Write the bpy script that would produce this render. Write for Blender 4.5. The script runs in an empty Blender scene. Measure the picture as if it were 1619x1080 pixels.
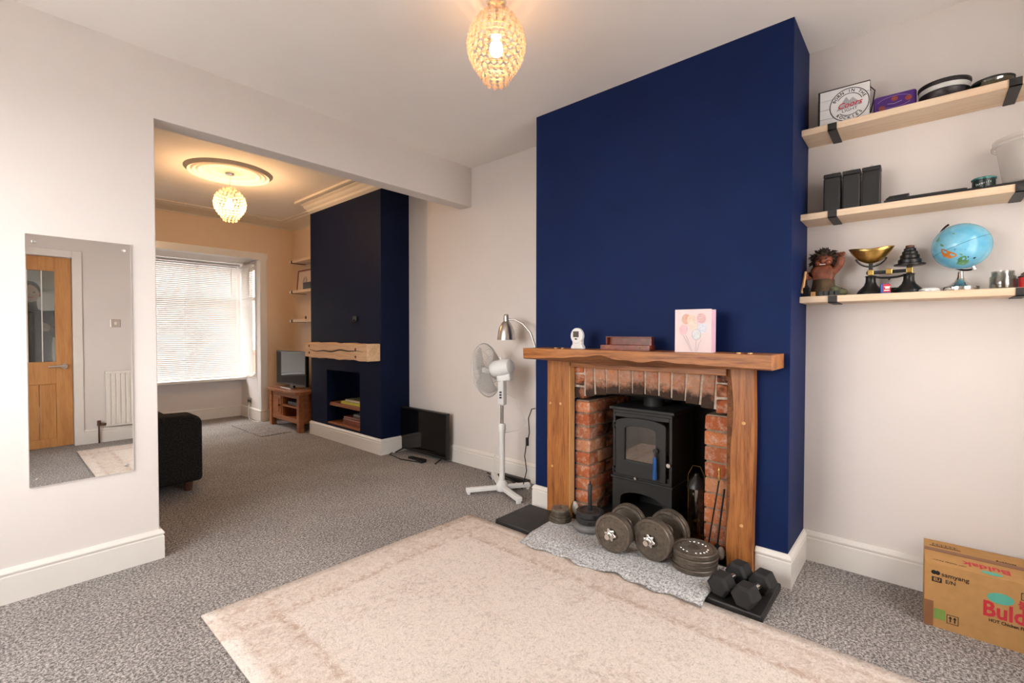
import bpy, bmesh, math, random
from mathutils import Matrix, Vector
random.seed(7)
S = bpy.context.scene
C = S.collection
PI = math.pi
# ------------------------------------------------------------------ camera
def make_camera():
    cd = bpy.data.cameras.new('camera'); co = bpy.data.objects.new('camera', cd); C.objects.link(co)
    ya, pi_, ro = math.radians(48.5405), math.radians(-1.0813), math.radians(0.0633)
    F = Vector((math.sin(ya)*math.cos(pi_), math.cos(ya)*math.cos(pi_), math.sin(pi_)))
    R = Vector((math.cos(ya), -math.sin(ya), 0)); U = R.cross(F)
    R2 = R*math.cos(ro)+U*math.sin(ro); U2 = -R*math.sin(ro)+U*math.cos(ro)
    m = Matrix((R2, U2, -F)).transposed().to_4x4(); m.translation = (0, 0, 1.2)
    co.matrix_world = m
    cd.sensor_fit = 'HORIZONTAL'; cd.sensor_width = 36; cd.lens = 733.4/1619*36
    cd.clip_start = .05; cd.clip_end = 200
    S.camera = co
make_camera()
# ------------------------------------------------------------------ world and light
SKY = 8.0
LAMP_NEAR, LAMP_FAR = 40.0, 400.0
w = bpy.data.worlds.new('overcast_sky'); S.world = w; w.use_nodes = True
bg = w.node_tree.nodes['Background']; bg.inputs[0].default_value = (1.0, .985, .970, 1); bg.inputs[1].default_value = SKY
def portal(name, loc, rot, sx, sy):
    l = bpy.data.lights.new(name, 'AREA'); l.shape = 'RECTANGLE'; l.size = sx; l.size_y = sy
    l.cycles.is_portal = True
    o = bpy.data.objects.new(name, l); C.objects.link(o); o.location = loc; o.rotation_euler = rot
portal('garden_window_daylight', (1.87, -.80, 1.5), (PI/2, 0, 0), 1.04, 1.5)
portal('added_left_window_daylight', (-1.12, 1.90, 1.55), (0, -PI/2, 0), 1.4, 1.8)  # sky portal of the added, unseen left window
portal('bay_window_daylight', (1.22, 7.5, 1.37), (-PI/2, 0, 0), 2.4, 1.65)
portal('bay_side_daylight', (2.56, 7.1, 1.37), (0, PI/2, 0), 1.6, .5)
vs = S.view_settings
vs.view_transform = 'Standard'; vs.look = 'None'; vs.gamma = 1; vs.use_curve_mapping = False
vs.exposure = 0.93
# ------------------------------------------------------------------ mesh helpers
class MB:
    def __init__(s): s.v = []; s.f = []; s.m = Matrix()
    def at(s, loc=(0,0,0), rot=(0,0,0)):
        from mathutils import Euler
        s.m = Matrix.Translation(loc) @ Euler(rot).to_matrix().to_4x4(); return s
    def add(s, vs, fs):
        b = len(s.v); s.v += [tuple(s.m @ Vector(p)) for p in vs]; s.f += [tuple(b+i for i in f) for f in fs]; return s
    def box(s, a, b):
        x0,y0,z0 = [min(p,q) for p,q in zip(a,b)]; x1,y1,z1 = [max(p,q) for p,q in zip(a,b)]
        return s.add([(x0,y0,z0),(x1,y0,z0),(x1,y1,z0),(x0,y1,z0),(x0,y0,z1),(x1,y0,z1),(x1,y1,z1),(x0,y1,z1)],
            [(0,3,2,1),(4,5,6,7),(0,1,5,4),(1,2,6,5),(2,3,7,6),(3,0,4,7)])
    def boxc(s, c, d):
        return s.box([p-q/2 for p,q in zip(c,d)], [p+q/2 for p,q in zip(c,d)])
    def prism(s, pts, axis, a, b):
        # pts 2-D in the two remaining axes (x->(y,z), y->(x,z), z->(x,y))
        def P(p, t): return {'x':(t,p[0],p[1]),'y':(p[0],t,p[1]),'z':(p[0],p[1],t)}[axis]
        n = len(pts)
        area = sum(pts[i][0]*pts[(i+1)%n][1]-pts[(i+1)%n][0]*pts[i][1] for i in range(n))
        if (area > 0) == (axis == 'y'): pts = pts[::-1]
        if a > b: a, b = b, a
        return s.add([P(p,a) for p in pts]+[P(p,b) for p in pts],
            [tuple(range(n))[::-1], tuple(range(n,2*n))]+[(i,(i+1)%n,n+(i+1)%n,n+i) for i in range(n)])
    def lathe(s, prof, n=32, loc=(0,0,0), axis='z'):
        vs=[]; fs=[]; rings=[]
        def P(x,y,z):
            q = {'z':(x,y,z),'x':(z,x,y),'y':(y,z,x)}[axis]; return tuple(a+b for a,b in zip(q,loc))
        for r,z in prof:
            if r < 1e-6: rings.append([len(vs)]); vs.append(P(0,0,z))
            else:
                rings.append(list(range(len(vs), len(vs)+n)))
                vs += [P(r*math.cos(2*PI*i/n), r*math.sin(2*PI*i/n), z) for i in range(n)]
        for A,B in zip(rings, rings[1:]):
            for i in range(n):
                j=(i+1)%n
                if len(A)==1 and len(B)==1: continue
                if len(A)==1: fs.append((A[0],B[j],B[i]))
                elif len(B)==1: fs.append((A[i],A[j],B[0]))
                else: fs.append((A[i],A[j],B[j],B[i]))
        return s.add(vs, fs)
    def cyl(s, p0, p1, r0, r1=None, n=16):
        return s.tube([p0,p1], r0 if r1 is None else [r0,r1], n)
    def tube(s, pts, r, n=8, cap=True, closed=False):
        pts=[Vector(p) for p in pts]; k=len(pts); rr=r if isinstance(r,(list,tuple)) else [r]*k
        vs=[]; fs=[]; up=None
        for i,p in enumerate(pts):
            if closed: t=(pts[(i+1)%k]-pts[i-1]).normalized()
            else: t=(pts[min(i+1,k-1)]-pts[max(i-1,0)]).normalized()
            if up is None: up=Vector((0,0,1)) if abs(t.z)<.9 else Vector((1,0,0))
            a=t.cross(up)
            if a.length<1e-5: a=t.orthogonal()
            a.normalize(); b=a.cross(t); up=b
            vs += [tuple(p+(a*math.cos(2*PI*j/n)+b*math.sin(2*PI*j/n))*rr[i]) for j in range(n)]
        for i in range(k if closed else k-1):
            q=(i+1)%k
            for j in range(n):
                l=(j+1)%n; fs.append((i*n+j,q*n+j,q*n+l,i*n+l))
        if cap and not closed:
            fs.append(tuple(range(n))); fs.append(tuple(range((k-1)*n,k*n))[::-1])
        return s.add(vs, fs)
    def ball(s, c, r, nu=16, nv=10):
        rx,ry,rz = r if isinstance(r,(tuple,list)) else (r,r,r)
        vs=[(c[0],c[1],c[2]-rz)]; fs=[]
        for i in range(1,nv):
            t=PI*i/nv
            vs += [(c[0]+rx*math.sin(t)*math.cos(2*PI*j/nu), c[1]+ry*math.sin(t)*math.sin(2*PI*j/nu), c[2]-rz*math.cos(t)) for j in range(nu)]
        vs.append((c[0],c[1],c[2]+rz)); L=len(vs)-1
        for j in range(nu):
            l=(j+1)%nu
            fs.append((0,1+l,1+j)); fs.append((L,1+(nv-2)*nu+j,1+(nv-2)*nu+l))
            for i in range(nv-2):
                a=1+i*nu; b=a+nu; fs.append((a+j,a+l,b+l,b+j))
        return s.add(vs, fs)
    def grid(s, fn, nu, nv, thick=0):
        vs=[fn(i/nu,j/nv) for j in range(nv+1) for i in range(nu+1)]; W=nu+1
        fs=[(j*W+i,j*W+i+1,(j+1)*W+i+1,(j+1)*W+i) for j in range(nv) for i in range(nu)]
        return s.add(vs, fs)
    def build(s, name, mat, parent=None, smooth=None, bevel=0, seg=2, label=None, kind=None, solid=0):
        me = bpy.data.meshes.new(name); me.from_pydata(s.v, [], s.f); me.update()
        bm = bmesh.new(); bm.from_mesh(me); bmesh.ops.recalc_face_normals(bm, faces=bm.faces); bm.to_mesh(me); bm.free()
        me.materials.append(mat)
        if smooth:
            me.polygons.foreach_set('use_smooth', [True]*len(me.polygons)); me.set_sharp_from_angle(angle=math.radians(smooth))
        o = bpy.data.objects.new(name, me); C.objects.link(o)
        if parent: o.parent = parent
        if solid:
            d=o.modifiers.new('s','SOLIDIFY'); d.thickness=solid; d.offset=0
        if bevel:
            d=o.modifiers.new('b','BEVEL'); d.width=bevel; d.segments=seg; d.limit_method='ANGLE'; d.angle_limit=math.radians(40)
        if label: o['label']=label
        if kind: o['kind']=kind
        return o
def mb(): return MB()
def thing(name, label, cat, loc=(0,0,0), rz=0, group=None):
    o = bpy.data.objects.new(name, None); C.objects.link(o); o.empty_display_size=.05
    o.location=loc; o.rotation_euler=(0,0,rz); o['label']=label; o['category']=cat
    if group: o['group']=group
    return o
def tag(o, label, cat, group=None):
    o['label']=label; o['category']=cat
    if group: o['group']=group
    return o
def struct(o, label=None):
    o['kind']='structure'
    if label: o['label']=label
    return o
def dup(root, loc, rz=None, label=None, group=None):
    r=root.copy(); C.objects.link(r); r.location=loc
    if rz is not None: r.rotation_euler=(0,0,rz)
    if label: r['label']=label
    if group: r['group']=group
    for ch in list(root.children):
        c=ch.copy(); C.objects.link(c); c.parent=r
        for g in list(ch.children):
            d=g.copy(); C.objects.link(d); d.parent=c
    return r
FACE_CAM = Matrix(((0,0,-1),(-1,0,0),(0,1,0)))     # text plane facing -x, reading towards -y
def text(name, body, size, mat, parent, loc, rot=FACE_CAM, ext=.0004, align='CENTER', shear=0, sx=1, bold=0):
    cu = bpy.data.curves.new('t','FONT'); cu.body=body; cu.size=size; cu.extrude=ext; cu.align_x=align; cu.align_y='CENTER'; cu.shear=shear; cu.offset=bold
    cu.resolution_u=2
    t = bpy.data.objects.new('t',cu); C.objects.link(t)
    dg = bpy.context.evaluated_depsgraph_get(); me = bpy.data.meshes.new_from_object(t.evaluated_get(dg))
    bpy.data.objects.remove(t)
    me.name=name; me.materials.clear(); me.materials.append(mat)
    M4 = rot.to_4x4() @ Matrix.Diagonal((sx,1,1,1)); M4 = Matrix.Translation(loc) @ M4
    me.transform(M4)
    o = bpy.data.objects.new(name, me); C.objects.link(o)
    if parent: o.parent=parent
    return o
# ------------------------------------------------------------------ materials
def nodes(name):
    m=bpy.data.materials.new(name); m.use_nodes=True; nt=m.node_tree
    return m, nt, nt.nodes['Principled BSDF']
def N(nt, t, **k):
    n=nt.nodes.new(t)
    for a,b in k.items():
        if a.startswith('i_'): n.inputs[int(a[2:]) if a[2:].isdigit() else a[2:].replace('_',' ')].default_value=b
        else: setattr(n,a,b)
    return n
def coord(nt, scale=(1,1,1), kind='Object', rot=(0,0,0)):
    tc=N(nt,'ShaderNodeTexCoord'); mp=N(nt,'ShaderNodeMapping'); mp.inputs['Scale'].default_value=scale; mp.inputs['Rotation'].default_value=rot
    nt.links.new(tc.outputs[kind], mp.inputs[0]); return mp.outputs[0]
def ramp(nt, fac, stops):
    r=N(nt,'ShaderNodeValToRGB'); e=r.color_ramp.elements
    while len(e)<len(stops): e.new(.5)
    for q,(p,c) in zip(e,stops): q.position=p; q.color=tuple(c)+(1,) if len(c)==3 else c
    nt.links.new(fac, r.inputs[0]); return r.outputs[0]
def noise(nt, vec, scale, detail=2, rough=.5, dist=0):
    n=N(nt,'ShaderNodeTexNoise'); n.inputs['Scale'].default_value=scale; n.inputs['Detail'].default_value=detail
    n.inputs['Roughness'].default_value=rough; n.inputs['Distortion'].default_value=dist
    nt.links.new(vec,n.inputs['Vector']); return n.outputs['Fac']
def mix(nt, f, a, b, mode='MIX'):
    n=N(nt,'ShaderNodeMix',data_type='RGBA',blend_type=mode)
    for sock,val in ((n.inputs[0],f),(n.inputs[6],a),(n.inputs[7],b)):
        if hasattr(val,'is_linked') or hasattr(val,'links'): nt.links.new(val,sock)
        else: sock.default_value = val if not isinstance(val,tuple) else (val+(1,) if len(val)==3 else val)
    return n.outputs[2]
def bump(nt, bs, h, strength=.3, dist=.002):
    b=N(nt,'ShaderNodeBump'); b.inputs['Strength'].default_value=strength; b.inputs['Distance'].default_value=dist
    nt.links.new(h,b.inputs['Height']); nt.links.new(b.outputs[0], bs.inputs['Normal'])
def plain(name, rgb, rough=.5, metal=0, var=.06, vs_=18, spec=.5, bmp=0, bscale=200, coat=0):
    m,nt,b=nodes(name)
    b.inputs['Roughness'].default_value=rough; b.inputs['Metallic'].default_value=metal; b.inputs['Specular IOR Level'].default_value=spec
    b.inputs['Coat Weight'].default_value=coat
    co=coord(nt); f=noise(nt,co,vs_,3)
    lo=tuple(max(0,c*(1-var)) for c in rgb); hi=tuple(min(1,c*(1+var)) for c in rgb)
    nt.links.new(ramp(nt,f,[(.3,lo),(.7,hi)]), b.inputs['Base Color'])
    if bmp: bump(nt,b,noise(nt,co,bscale,2),bmp)
    return m
def wood(name, grain, light, dark, scale=1.0, rough=.45, streak=9, knots=False):
    m,nt,b=nodes(name); b.inputs['Roughness'].default_value=rough
    sc=[streak*scale]*3; sc['xyz'.index(grain)]=streak*scale*.07
    co=coord(nt,tuple(sc))
    f=noise(nt,co,2.2,5,.62,.9); f2=noise(nt,coord(nt,tuple(q*6 for q in sc)),2.0,3,.6,.3)
    c=ramp(nt,f,[(.36,dark),(.49,tuple((a*2+d)/3 for a,d in zip(light,dark))),(.60,light)])
    c=mix(nt,.4,c,ramp(nt,f2,[(.38,dark),(.56,light)]))
    if knots:
        v=N(nt,'ShaderNodeTexVoronoi'); v.inputs['Scale'].default_value=5.5; nt.links.new(coord(nt),v.inputs['Vector'])
        c=mix(nt,ramp(nt,v.outputs['Distance'],[(.03,(1,1,1)),(.075,(0,0,0))]),c,tuple(q*.35 for q in dark))
    nt.links.new(c,b.inputs['Base Color']); bump(nt,b,f2,.15,.001)
    return m
def glassy(name, tint=(1,1,1), refl=.08, rough=.0, clear=.92):
    # thin sheet: mostly clear with a surface reflection
    m=bpy.data.materials.new(name); m.use_nodes=True; nt=m.node_tree; nt.nodes.clear()
    o=N(nt,'ShaderNodeOutputMaterial'); t=N(nt,'ShaderNodeBsdfTransparent'); t.inputs[0].default_value=tuple(c*clear for c in tint)+(1,)
    g=N(nt,'ShaderNodeBsdfGlossy'); g.inputs['Roughness'].default_value=rough
    n=N(nt,'ShaderNodeTexNoise'); n.inputs['Scale'].default_value=3; rp=ramp(nt,n.outputs['Fac'],[(.3,(.95,.95,.95)),(.7,(1,1,1))]); nt.links.new(rp,g.inputs[0])
    mx=N(nt,'ShaderNodeMixShader'); mx.inputs[0].default_value=refl
    nt.links.new(t.outputs[0],mx.inputs[1]); nt.links.new(g.outputs[0],mx.inputs[2]); nt.links.new(mx.outputs[0],o.inputs[0])
    return m
def translucent(name, rgb, trans=.35, rough=.4, clear=0.0):
    m=bpy.data.materials.new(name); m.use_nodes=True; nt=m.node_tree; b=nt.nodes['Principled BSDF']; o=nt.nodes['Material Output']
    f=noise(nt,coord(nt),14,2); c=ramp(nt,f,[(.3,tuple(q*.95 for q in rgb)),(.7,rgb)]); nt.links.new(c,b.inputs['Base Color']); b.inputs['Roughness'].default_value=rough
    t=N(nt,'ShaderNodeBsdfTranslucent'); nt.links.new(c,t.inputs[0])
    mx=N(nt,'ShaderNodeMixShader'); mx.inputs[0].default_value=trans; nt.links.new(b.outputs[0],mx.inputs[1]); nt.links.new(t.outputs[0],mx.inputs[2])
    last=mx.outputs[0]
    if clear:
        tr=N(nt,'ShaderNodeBsdfTransparent'); tr.inputs[0].default_value=(1,1,1,1); m2=N(nt,'ShaderNodeMixShader'); m2.inputs[0].default_value=clear
        nt.links.new(last,m2.inputs[1]); nt.links.new(tr.outputs[0],m2.inputs[2]); last=m2.outputs[0]
    nt.links.new(last,o.inputs[0]); return m
def emit(name, rgb, strength):
    m=bpy.data.materials.new(name); m.use_nodes=True; nt=m.node_tree; nt.nodes.clear()
    o=N(nt,'ShaderNodeOutputMaterial'); e=N(nt,'ShaderNodeEmission'); e.inputs[0].default_value=rgb+(1,); e.inputs[1].default_value=strength
    nt.links.new(e.outputs[0],o.inputs[0]); return m
def carpet_mat(name, stops, scale, big=(.85,1.1), bstr=.8):
    m,nt,b=nodes(name); b.inputs['Roughness'].default_value=1; b.inputs['Specular IOR Level'].default_value=.1
    co=coord(nt); f=noise(nt,co,scale,3,.72,.4); g=noise(nt,coord(nt),scale*2.7,1)
    c=ramp(nt,f,stops); c=mix(nt,.3,c,ramp(nt,g,[(.38,stops[0][1]),(.62,stops[-1][1])]))
    L=noise(nt,co,1.6,3,.6); s=ramp(nt,L,[(.3,(big[0],)*3),(.7,(big[1],)*3)])
    nt.links.new(mix(nt,1.0,c,s,'MULTIPLY'),b.inputs['Base Color']); bump(nt,b,f,bstr,.006)
    return m
def rug_mat():
    m,nt,b=nodes('rug_pile'); b.inputs['Roughness'].default_value=1; b.inputs['Specular IOR Level'].default_value=.1
    co=coord(nt); base=ramp(nt,noise(nt,co,160,2,.7),[(.3,(.64,.545,.475)),(.7,(.83,.735,.665))])
    # worn brown pattern, strong near the border, patchy everywhere
    fine=noise(nt,co,38,4,.75,.8); patch=noise(nt,co,2.6,4,.65,.6); veins=noise(nt,coord(nt,(1,1,1)),9,5,.7,2.5)
    a=N(nt,'ShaderNodeMath',operation='MULTIPLY')
    nt.links.new(ramp(nt,fine,[(.48,(0,0,0)),(.64,(1,1,1))]),a.inputs[0]); nt.links.new(ramp(nt,patch,[(.46,(.03,.03,.03)),(.72,(.7,.7,.7))]),a.inputs[1])
    c=mix(nt,a.outputs[0],base,(.34,.205,.135))
    a2=N(nt,'ShaderNodeMath',operation='MULTIPLY')
    nt.links.new(ramp(nt,veins,[(.47,(0,0,0)),(.5,(.6,.6,.6)),(.53,(0,0,0))]),a2.inputs[0]); nt.links.new(ramp(nt,noise(nt,co,60,2),[(.4,(0,0,0)),(.6,(1,1,1))]),a2.inputs[1])
    c=mix(nt,a2.outputs[0],c,(.30,.26,.235))
    # faint border bands from the rug's own generated coordinates
    tc=N(nt,'ShaderNodeTexCoord'); sp=N(nt,'ShaderNodeSeparateXYZ'); nt.links.new(tc.outputs['Generated'],sp.inputs[0])
    def edge(o):
        s1=N(nt,'ShaderNodeMath',operation='SUBTRACT'); nt.links.new(o,s1.inputs[0]); s1.inputs[1].default_value=.5
        s2=N(nt,'ShaderNodeMath',operation='ABSOLUTE'); nt.links.new(s1.outputs[0],s2.inputs[0]); return s2.outputs[0]
    bx=ramp(nt,edge(sp.outputs[0]),[(.335,(0,0,0)),(.345,(1,1,1)),(.36,(1,1,1)),(.37,(.45,.45,.45)),(.44,(.45,.45,.45)),(.45,(1,1,1)),(.465,(0,0,0))])
    by=ramp(nt,edge(sp.outputs[1]),[(.395,(0,0,0)),(.402,(1,1,1)),(.412,(1,1,1)),(.42,(.45,.45,.45)),(.46,(.45,.45,.45)),(.467,(1,1,1)),(.475,(0,0,0))])
    mx=mix(nt,1.0,bx,by,'LIGHTEN')
    wear=ramp(nt,noise(nt,co,24,5,.8,1.0),[(.42,(0,0,0)),(.62,(.75,.75,.75))])
    c=mix(nt,mix(nt,1.0,mx,wear,'MULTIPLY'),c,(.40,.25,.17))
    nt.links.new(c,b.inputs['Base Color']); bump(nt,b,noise(nt,co,220,2),.5,.003)
    return m
def brick_mat(name, soot=0.0, dark=1.0):
    m,nt,b=nodes(name); b.inputs['Roughness'].default_value=.85; b.inputs['Specular IOR Level'].default_value=.25
    oi=N(nt,'ShaderNodeObjectInfo'); co=coord(nt)
    ad=N(nt,'ShaderNodeVectorMath',operation='ADD'); nt.links.new(co,ad.inputs[0]); nt.links.new(oi.outputs['Location'],ad.inputs[1])
    sc=N(nt,'ShaderNodeVectorMath',operation='SCALE'); nt.links.new(ad.outputs[0],sc.inputs[0]); sc.inputs['Scale'].default_value=1.0
    v=sc.outputs[0]
    base=ramp(nt,oi.outputs['Random'],[(0,(.52,.150,.050)),(.35,(.40,.105,.038)),(.6,(.60,.205,.075)),(.85,(.32,.095,.045)),(1,(.60,.28,.14))])
    c=mix(nt,ramp(nt,noise(nt,v,26,5,.7),[(.48,(0,0,0)),(.72,(.8,.8,.8))]),base,(.66,.50,.40))
    c=mix(nt,ramp(nt,noise(nt,v,60,4,.7),[(.55,(0,0,0)),(.75,(.6,.6,.6))]),c,(.10,.05,.035))
    if soot:
        c=mix(nt,ramp(nt,noise(nt,v,7,4,.65,.5),[(.5-soot*.35,(.92,.92,.92)),(.62,(.05,.05,.05))]),(.018,.013,.011),c) if False else mix(nt,ramp(nt,noise(nt,v,8,4,.65,.5),[(.62-soot*.3,(0,0,0)),(.78-soot*.3,(.93,.93,.93))]),c,(.022,.016,.013))
    nt.links.new(c,b.inputs['Base Color']); bump(nt,b,noise(nt,v,90,4,.7),.7,.004)
    return m
m={}
m['wall']=plain('wall_paint',(.78,.725,.69),.75,var=.012,vs_=3,spec=.2,bmp=.05,bscale=350)
m['wall_far']=plain('wall_paint_lamp_tint',(.80,.63,.475),.75,var=.015,vs_=3,spec=.2,bmp=.05,bscale=350)  # warm lamplight put into the far wall's colour
m['ceiling']=plain('ceiling_paint',(.91,.865,.83),.85,var=.012,vs_=3,spec=.1)
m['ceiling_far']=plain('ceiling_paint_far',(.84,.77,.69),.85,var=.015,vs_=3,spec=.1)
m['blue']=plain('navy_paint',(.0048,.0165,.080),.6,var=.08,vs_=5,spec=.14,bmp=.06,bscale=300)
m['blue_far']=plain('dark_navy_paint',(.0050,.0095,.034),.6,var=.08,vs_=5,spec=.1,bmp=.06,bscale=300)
m['gloss']=plain('white_gloss',(.82,.78,.73),.3,var=.01,spec=.4)
m['cream']=plain('cornice_cream',(.74,.67,.57),.6,var=.02,spec=.3)
m['upvc']=plain('white_window_plastic',(.84,.84,.83),.3,var=.01)
m['carpet']=carpet_mat('grey_carpet',[(.36,(.036,.032,.029)),(.48,(.20,.18,.168)),(.60,(.66,.61,.58))],105)
m['mat']=carpet_mat('offcut_carpet',[(.30,(.07,.068,.07)),(.44,(.34,.34,.345)),(.58,(.78,.77,.77))],90,(.95,1.05))
m['rug']=rug_mat()
m['oak_y']=wood('oak_mantel','y',(.46,.175,.042),(.16,.042,.009),1.0,.42)
m['oak_z']=wood('oak_leg','z',(.46,.175,.043),(.18,.050,.011),1.0,.42)
m['oak_edge']=wood('oak_sap','z',(.74,.43,.17),(.56,.28,.09),1.0,.5)
m['oak_bark']=wood('oak_live_edge','y',(.30,.12,.045),(.08,.03,.014),1.6,.6)
m['beam2']=wood('pale_beam','y',(.80,.55,.34),(.58,.34,.17),.8,.6)
m['pine']=wood('pine_shelf','y',(.80,.63,.45),(.68,.47,.29),.7,.55,knots=True)
m['stand']=wood('stained_stand','y',(.36,.13,.042),(.19,.055,.016),1.0,.4)
m['door']=wood('oak_veneer','z',(.62,.30,.10),(.46,.19,.055),.8,.4)
m['brick']=brick_mat('brick_red')
m['brick_soot']=brick_mat('brick_sooty',.62)
m['brick_black']=plain('sooted_lining',(.022,.018,.016),.9,var=.4,vs_=9,bmp=.5,bscale=60)
m['mortar']=plain('lime_mortar',(.30,.215,.15),.95,var=.25,vs_=40,bmp=.6,bscale=120)
m['mortar_l']=plain('pale_mortar',(.52,.43,.34),.95,var=.25,vs_=40,bmp=.6,bscale=120)
m['mortar_d']=plain('sooty_mortar',(.085,.068,.055),.95,var=.5,vs_=20,bmp=.6,bscale=120)
m['iron']=plain('black_stove_iron',(.022,.021,.020),.55,.0,var=.12,spec=.45,bmp=.08,bscale=400)
m['black']=plain('black_plastic',(.012,.012,.012),.4,var=.1)
m['blackm']=plain('black_bracket_metal',(.03,.028,.027),.5,.3,var=.1)
m['rubber']=plain('black_rubber',(.017,.017,.018),.7,var=.15,bmp=.15,bscale=500)
m['screen']=plain('tv_screen',(.004,.004,.005),.07,var=.1,spec=.5)
m['slate']=plain('black_slate',(.014,.0135,.013),.5,var=.3,vs_=12,bmp=.5,bscale=40)
m['chrome']=plain('chrome',(.75,.74,.72),.15,1,var=.02)
m['steel']=plain('brushed_steel',(.60,.57,.54),.32,1,var=.03,vs_=60)
m['plate']=plain('grey_hammertone',(.135,.11,.085),.42,.45,var=.25,vs_=60,bmp=.25,bscale=160)
m['plate2']=plain('worn_grey_iron',(.20,.175,.145),.4,.5,var=.3,vs_=70,bmp=.25,bscale=160)
m['vinyl']=plain('black_vinyl',(.028,.028,.03),.38,var=.15)
m['vinylg']=plain('grey_vinyl',(.17,.165,.16),.38,var=.08)
m['white']=plain('white_plastic',(.82,.82,.80),.35,var=.02)
m['fanwhite']=plain('fan_plastic',(.80,.80,.78),.35,var=.02)
m['grille']=plain('fan_grille',(.62,.60,.58),.4,var=.03)
m['fabric']=plain('charcoal_weave',(.020,.019,.018),.95,var=.5,vs_=90,spec=.1,bmp=.5,bscale=300)
m['darkwood']=plain('dark_wood',(.09,.035,.018),.4,var=.25)
m['brass']=plain('old_brass',(.62,.40,.12),.28,1,var=.25,vs_=30)
m['brass_d']=plain('tarnished_brass',(.20,.115,.035),.4,1,var=.4,vs_=30)
m['castblack']=plain('black_cast_iron',(.014,.013,.013),.35,.2,var=.2)
m['mahog']=plain('mahogany',(.21,.045,.020),.3,var=.35,vs_=30)
m['glass']=glassy('window_glass',(1,1,1),.06,0,.97)
m['jarglass']=glassy('jar_glass',(.80,.83,.80),.16,.03,.86)
m['greenglass']=glassy('green_glass',(.10,.30,.20),.30,.05,.7)
m['doorglass']=glassy('door_glass',(.82,.86,.84),.07,0,.9)
m['stoveglass']=glassy('stove_glass',(.62,.50,.38),.16,.02,.85)
m['blind']=translucent('blind_slat',(.82,.82,.80),.02)
m['tub']=translucent('clear_plastic_tub',(.86,.83,.80),.4,.25,.55)
m['cable_b']=plain('black_cable',(.012,.012,.012),.5); m['cable_w']=plain('white_cable',(.75,.74,.72),.5)
m['card']=plain('brown_cardboard',(.50,.275,.105),.85,var=.06,vs_=30,spec=.15,bmp=.06,bscale=300)
m['card_d']=plain('brown_tape',(.27,.115,.05),.5,var=.05)
m['ink']=plain('black_ink',(.015,.012,.012),.7); m['ink_red']=plain('red_ink',(.55,.03,.045),.7); m['ink_green']=plain('green_ink',(.10,.42,.32),.7)
m['ink_leaf']=plain('leaf_green_ink',(.20,.33,.07),.7); m['ink_grey']=plain('grey_ink',(.42,.42,.44),.6)
m['mirror']=plain('silvered_glass',(.93,.935,.93),.0,1,var=.004)

def arch_brick_mat():
    # old facing bricks, flaking pale above and smoke-stained along their lower ends
    mt=brick_mat('brick_arch_face'); nt=mt.node_tree; b=nt.nodes['Principled BSDF']
    old=b.inputs['Base Color'].links[0].from_socket
    co=coord(nt); sp=N(nt,'ShaderNodeSeparateXYZ'); nt.links.new(co,sp.inputs[0])
    oi=N(nt,'ShaderNodeObjectInfo'); ad=N(nt,'ShaderNodeVectorMath',operation='ADD'); nt.links.new(co,ad.inputs[0]); nt.links.new(oi.outputs['Location'],ad.inputs[1])
    n=noise(nt,ad.outputs[0],16,4,.7,.4); q=N(nt,'ShaderNodeMath',operation='MULTIPLY_ADD'); nt.links.new(n,q.inputs[0]); q.inputs[1].default_value=.16; 
    nt.links.new(sp.outputs[2],q.inputs[2])
    flake=ramp(nt,noise(nt,ad.outputs[0],34,5,.75,.6),[(.36,(0,0,0)),(.56,(.8,.8,.8))])
    c=mix(nt,flake,old,(.40,.25,.175))
    c=mix(nt,ramp(nt,q.outputs[0],[(.015,(.96,.96,.96)),(.06,(.0,.0,.0))]),c,(.035,.022,.016))
    nt.links.new(c,b.inputs['Base Color']); return mt
m['brick_arch']=arch_brick_mat()
# ------------------------------------------------------------------ the setting
YA, YA2, XB, XC, XD, YF, YB = 3.025, 3.16, 2.876, 2.492, 2.545, 6.67, -.67
ZC, ZC2, ZB, XO, XL = 2.663, 2.70, 2.32, .594, -1.0
struct(mb().box((XL-.12,-.79,-.06),(3.0,7.5,0)).build('floor',m['carpet']),'speckled grey carpet across both rooms')
struct(mb().box((XL-.12,-.79,ZC),(3.0,YA+.05,ZC+.1)).build('ceiling',m['ceiling']),'white ceiling of the near room')
struct(mb().box((XL-.12,YA+.05,ZC2),(3.0,7.5,ZC2+.1)).build('ceiling',m['ceiling_far']),'white ceiling of the far room with plaster rose')
struct(mb().box((XL-.12,-.79,0),(XL,1.0,ZC2)).box((XL-.12,2.80,0),(XL,7.5,ZC2)).box((XL-.12,1.0,0),(XL,2.8,.85)).box((XL-.12,1.0,2.25),(XL,2.8,ZC2)).build('wall_left',m['wall']),'pale left wall with a wide window added to light the room')
# wall behind the camera with a door and a window
DX0,DX1,DZ = -.16,.60,1.98
WX0,WX1,WZ0,WZ1 = .60+.0,2.50,.88,2.14
WX0,WX1,WZ0,WZ1=1.35,2.39,.75,2.25
b=mb().box((XL,-.79,0),(DX0,YB,ZC)).box((DX0,-.79,DZ),(DX1,YB,ZC)).box((DX1,-.79,0),(WX0,YB,ZC)).box((WX0,-.79,0),(WX1,YB,WZ0)).box((WX0,-.79,WZ1),(WX1,YB,ZC)).box((WX1,-.79,0),(3.0,YB,ZC))
struct(b.build('wall_back',m['wall']),'pale wall behind the camera with door and window')
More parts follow.
